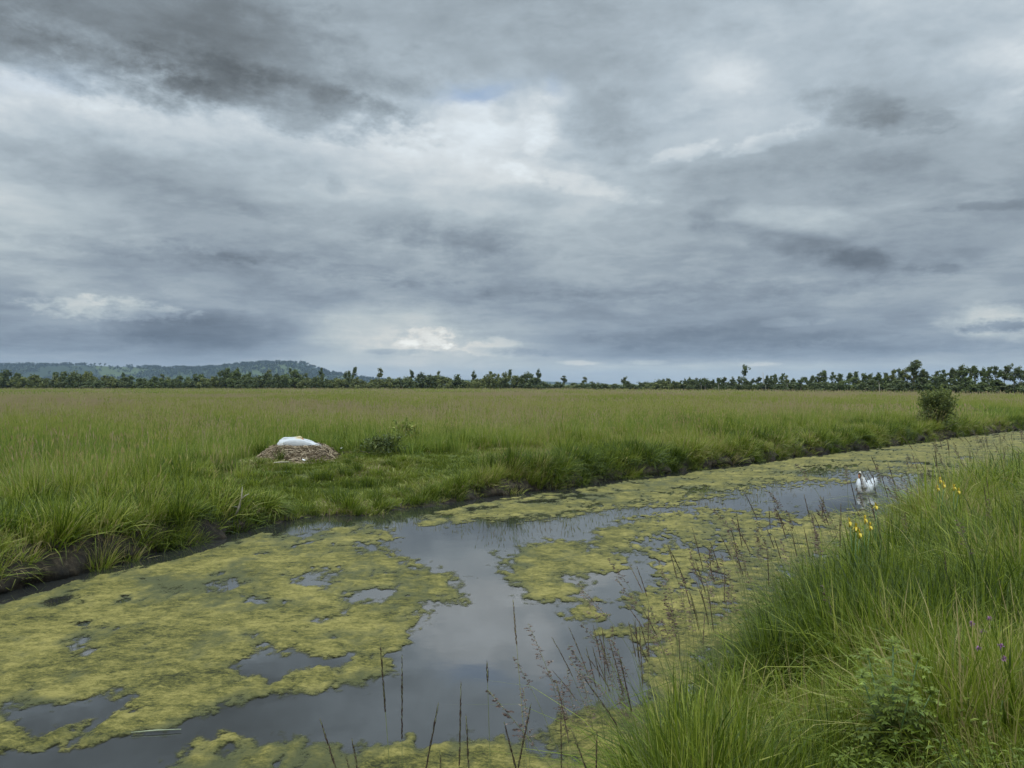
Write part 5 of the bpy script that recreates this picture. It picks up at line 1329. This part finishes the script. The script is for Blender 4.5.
    # the few places where blue shows between the clouds
    hole = blob(474, 93, 34, 9, -0.15, 0.62, 0.0); hole = blob(556, 90, 14, 10, 0.3, 0.25, hole); hole = blob(20, 85, 60, 10, -0.2, 0.15, hole)
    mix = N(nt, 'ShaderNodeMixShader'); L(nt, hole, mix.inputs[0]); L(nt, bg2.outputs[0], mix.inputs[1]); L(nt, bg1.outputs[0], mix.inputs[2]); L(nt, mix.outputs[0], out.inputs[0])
    w.cycles.sampling_method = 'MANUAL'; w.cycles.sample_map_resolution = 512
OVERHEAD_BOOST = 5.8
SKY_ROWS = [
    (-40, [165, 165, 162, 162, 165, 165, 168, 172, 180, 186, 184]),
    (0, [160, 164, 158, 162, 166, 165, 168, 172, 180, 188, 184]),
    (30, [158, 160, 154, 158, 166, 165, 164, 174, 180, 188, 182]),
    (60, [152, 152, 152, 156, 166, 165, 162, 184, 182, 184, 190]),
    (85, [182, 174, 168, 166, 170, 176, 168, 186, 182, 182, 200]),
    (108, [202, 204, 204, 200, 196, 202, 172, 186, 180, 182, 208]),
    (130, [206, 210, 210, 208, 202, 200, 174, 188, 186, 180, 192]),
    (155, [190, 196, 198, 198, 200, 198, 176, 184, 178, 170, 172]),
    (180, [172, 172, 176, 182, 186, 190, 186, 166, 166, 160, 164]),
    (205, [178, 164, 166, 176, 174, 178, 182, 166, 170, 168, 158]),
    (225, [186, 170, 166, 172, 172, 176, 180, 174, 178, 174, 164]),
    (245, [178, 168, 164, 166, 166, 166, 170, 168, 170, 164, 162]),
    (265, [170, 162, 158, 160, 160, 160, 164, 164, 162, 158, 160]),
    (285, [166, 164, 156, 154, 156, 154, 154, 156, 156, 154, 156]),
    (305, [160, 168, 154, 156, 160, 156, 150, 150, 153, 154, 160]),
    (322, [148, 154, 142, 158, 166, 160, 146, 144, 148, 150, 160]),
    (340, [142, 144, 138, 160, 172, 172, 148, 140, 143, 146, 158]),
    (355, [146, 146, 142, 164, 180, 182, 152, 142, 144, 146, 152]),
    (366, [160, 160, 160, 176, 188, 186, 184, 184, 182, 176, 176]),
    (384, [162, 162, 162, 168, 170, 170, 170, 170, 170, 168, 168])][::-1]
# x, y, half-width, half-height, turn, gain, softness, raggedness
SKY_CLOUDS = [
    (150, 30, 300, 66, 0.16, -0.070, 0.9, 2.0), (70, 62, 150, 24, 0.12, -0.070, 0.9, 1.8), (290, 102, 140, 28, 0.16, -0.080, 0.8, 1.6), (20, 36, 150, 34, 0.12, -0.050, 1.1, 1.8), (235, 76, 110, 26, 0.18, -0.030, 1.0, 1.8), (360, 112, 50, 20, 0.24, -0.065, 0.9, 1.6), (40, 64, 120, 17, 0.12, -0.055, 0.9, 1.6), (205, 88, 90, 15, 0.10, -0.035, 0.9, 1.6),
    (482, 122, 40, 20, 0.1, 0.025, 1.3, 2.6), (541, 133, 20, 22, 0.0, 0.070, 1.3, 3.2), (556, 92, 30, 15, 0.2, 0.055, 1.3, 3.2), (505, 112, 18, 14, 0.0, -0.05, 0.8, 2.0),
    (605, 130, 38, 60, -0.6, -0.050, 1.2, 2.0), (650, 75, 50, 30, 0.1, -0.035, 1.2, 2.0), (732, 72, 44, 24, 0.1, 0.050, 1.2, 2.0), (690, 152, 40, 8, -0.15, 0.06, 0.9, 1.6), (768, 140, 44, 10, -0.25, 0.06, 0.9, 1.6),
    (852, 106, 46, 20, 0.2, -0.095, 1.2, 2.2), (905, 122, 44, 12, 0.1, -0.045, 1.0, 1.8), (1006, 106, 38, 17, 0.0, 0.05, 1.0, 1.8), (880, 172, 90, 22, 0.05, -0.035, 1.2, 2.0),
    (565, 182, 95, 11, 0.22, 0.045, 1.0, 1.8), (455, 238, 100, 30, 0.12, -0.050, 1.2, 2.2), (455, 244, 66, 20, 0.12, -0.055, 1.0, 2.0), (335, 186, 14, 9, 0.8, -0.035, 1.2, 1.6), (250, 210, 16, 8, 0.3, -0.04, 1.0, 1.6),
    (110, 185, 110, 20, 0.12, -0.035, 1.2, 2.2), (130, 250, 130, 9, 0.05, -0.030, 1.0, 2.0), (330, 268, 140, 10, 0.10, -0.035, 1.0, 2.0),
    (805, 222, 80, 14, 0.2, 0.055, 0.9, 1.6), (800, 246, 95, 16, 0.27, -0.095, 1.1, 1.6), (868, 262, 50, 14, 0.2, -0.05, 1.1, 1.6), (716, 211, 30, 14, -0.3, -0.06, 1.2, 2.0), (985, 206, 50, 5, 0.05, -0.06, 0.9, 1.4), (942, 270, 22, 6, 0.1, -0.06, 0.9, 1.4),
    (690, 292, 190, 12, 0.0, -0.030, 1.1, 2.0), (790, 322, 40, 5, 0.0, 0.045, 1.0, 1.8), (700, 340, 150, 12, 0.0, -0.035, 1.1, 1.6), (900, 345, 90, 9, 0.0, -0.03, 1.1, 1.6),
    (112, 309, 76, 12, 0.06, 0.11, 1.2, 2.0), (215, 330, 96, 20, 0.0, -0.055, 0.8, 1.4), (60, 340, 90, 12, 0.0, -0.03, 1.0, 1.6),
    (385, 328, 92, 30, 0.0, 0.080, 1.0, 1.4), (430, 340, 62, 17, 0.0, 0.060, 1.3, 2.4), (428, 338, 36, 12, 0.0, 0.060, 0.9, 2.6), (486, 346, 40, 11, 0.0, 0.075, 1.1, 2.6), (404, 344, 18, 8, 0, 0.05, 1.0, 2.0), (452, 334, 20, 8, 0, 0.05, 1.0, 2.0), (400, 352, 40, 4, 0.0, -0.06, 0.8, 1.6), (520, 352, 60, 5, 0.05, -0.05, 0.8, 1.6),
    (990, 322, 46, 18, 0.1, 0.135, 1.1, 2.0), (994, 326, 30, 8, 0.0, -0.15, 1.1, 1.8), (575, 363, 22, 3, 0.0, 0.08, 0.9, 1.2), (648, 362, 24, 3, 0.0, 0.06, 0.9, 1.2), (757, 364, 22, 3, 0.0, 0.08, 0.9, 1.2)]
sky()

sun = bpy.data.lights.new('sun', 'SUN'); sun.energy = 1.5; sun.angle = math.radians(14); sun.color = (1.0, 0.96, 0.90)
so = bpy.data.objects.new('sun', sun); C.objects.link(so); so.location = (-30, -40, 60)
_a, _e = math.radians(SUN_AZ), math.radians(SUN_EL)
so.rotation_euler = (-Vector((math.sin(_a) * math.cos(_e), math.cos(_a) * math.cos(_e), math.sin(_e)))).to_track_quat('-Z', 'Y').to_euler()

cam = bpy.data.cameras.new('camera'); co = bpy.data.objects.new('camera', cam); C.objects.link(co)
co.location = (0, 0, CAMZ); co.rotation_euler = (math.pi / 2, 0, 0); cam.sensor_width = 36.0; cam.lens = 36.0 * F / 1024.0; cam.clip_start = 0.05; cam.clip_end = 20000
SC.camera = co
SC.view_settings.view_transform = 'Standard'; SC.view_settings.look = 'None'; SC.view_settings.exposure = 0.0; SC.view_settings.gamma = 1.0; SC.view_settings.use_curve_mapping = False
SC.render.engine = 'CYCLES'
SC.cycles.max_bounces = 6; SC.cycles.diffuse_bounces = 3; SC.cycles.glossy_bounces = 3; SC.cycles.transmission_bounces = 3; SC.cycles.volume_bounces = 0; SC.cycles.transparent_max_bounces = 8
SC.cycles.use_denoising = True
SC.cycles.caustics_reflective = False; SC.cycles.caustics_refractive = False
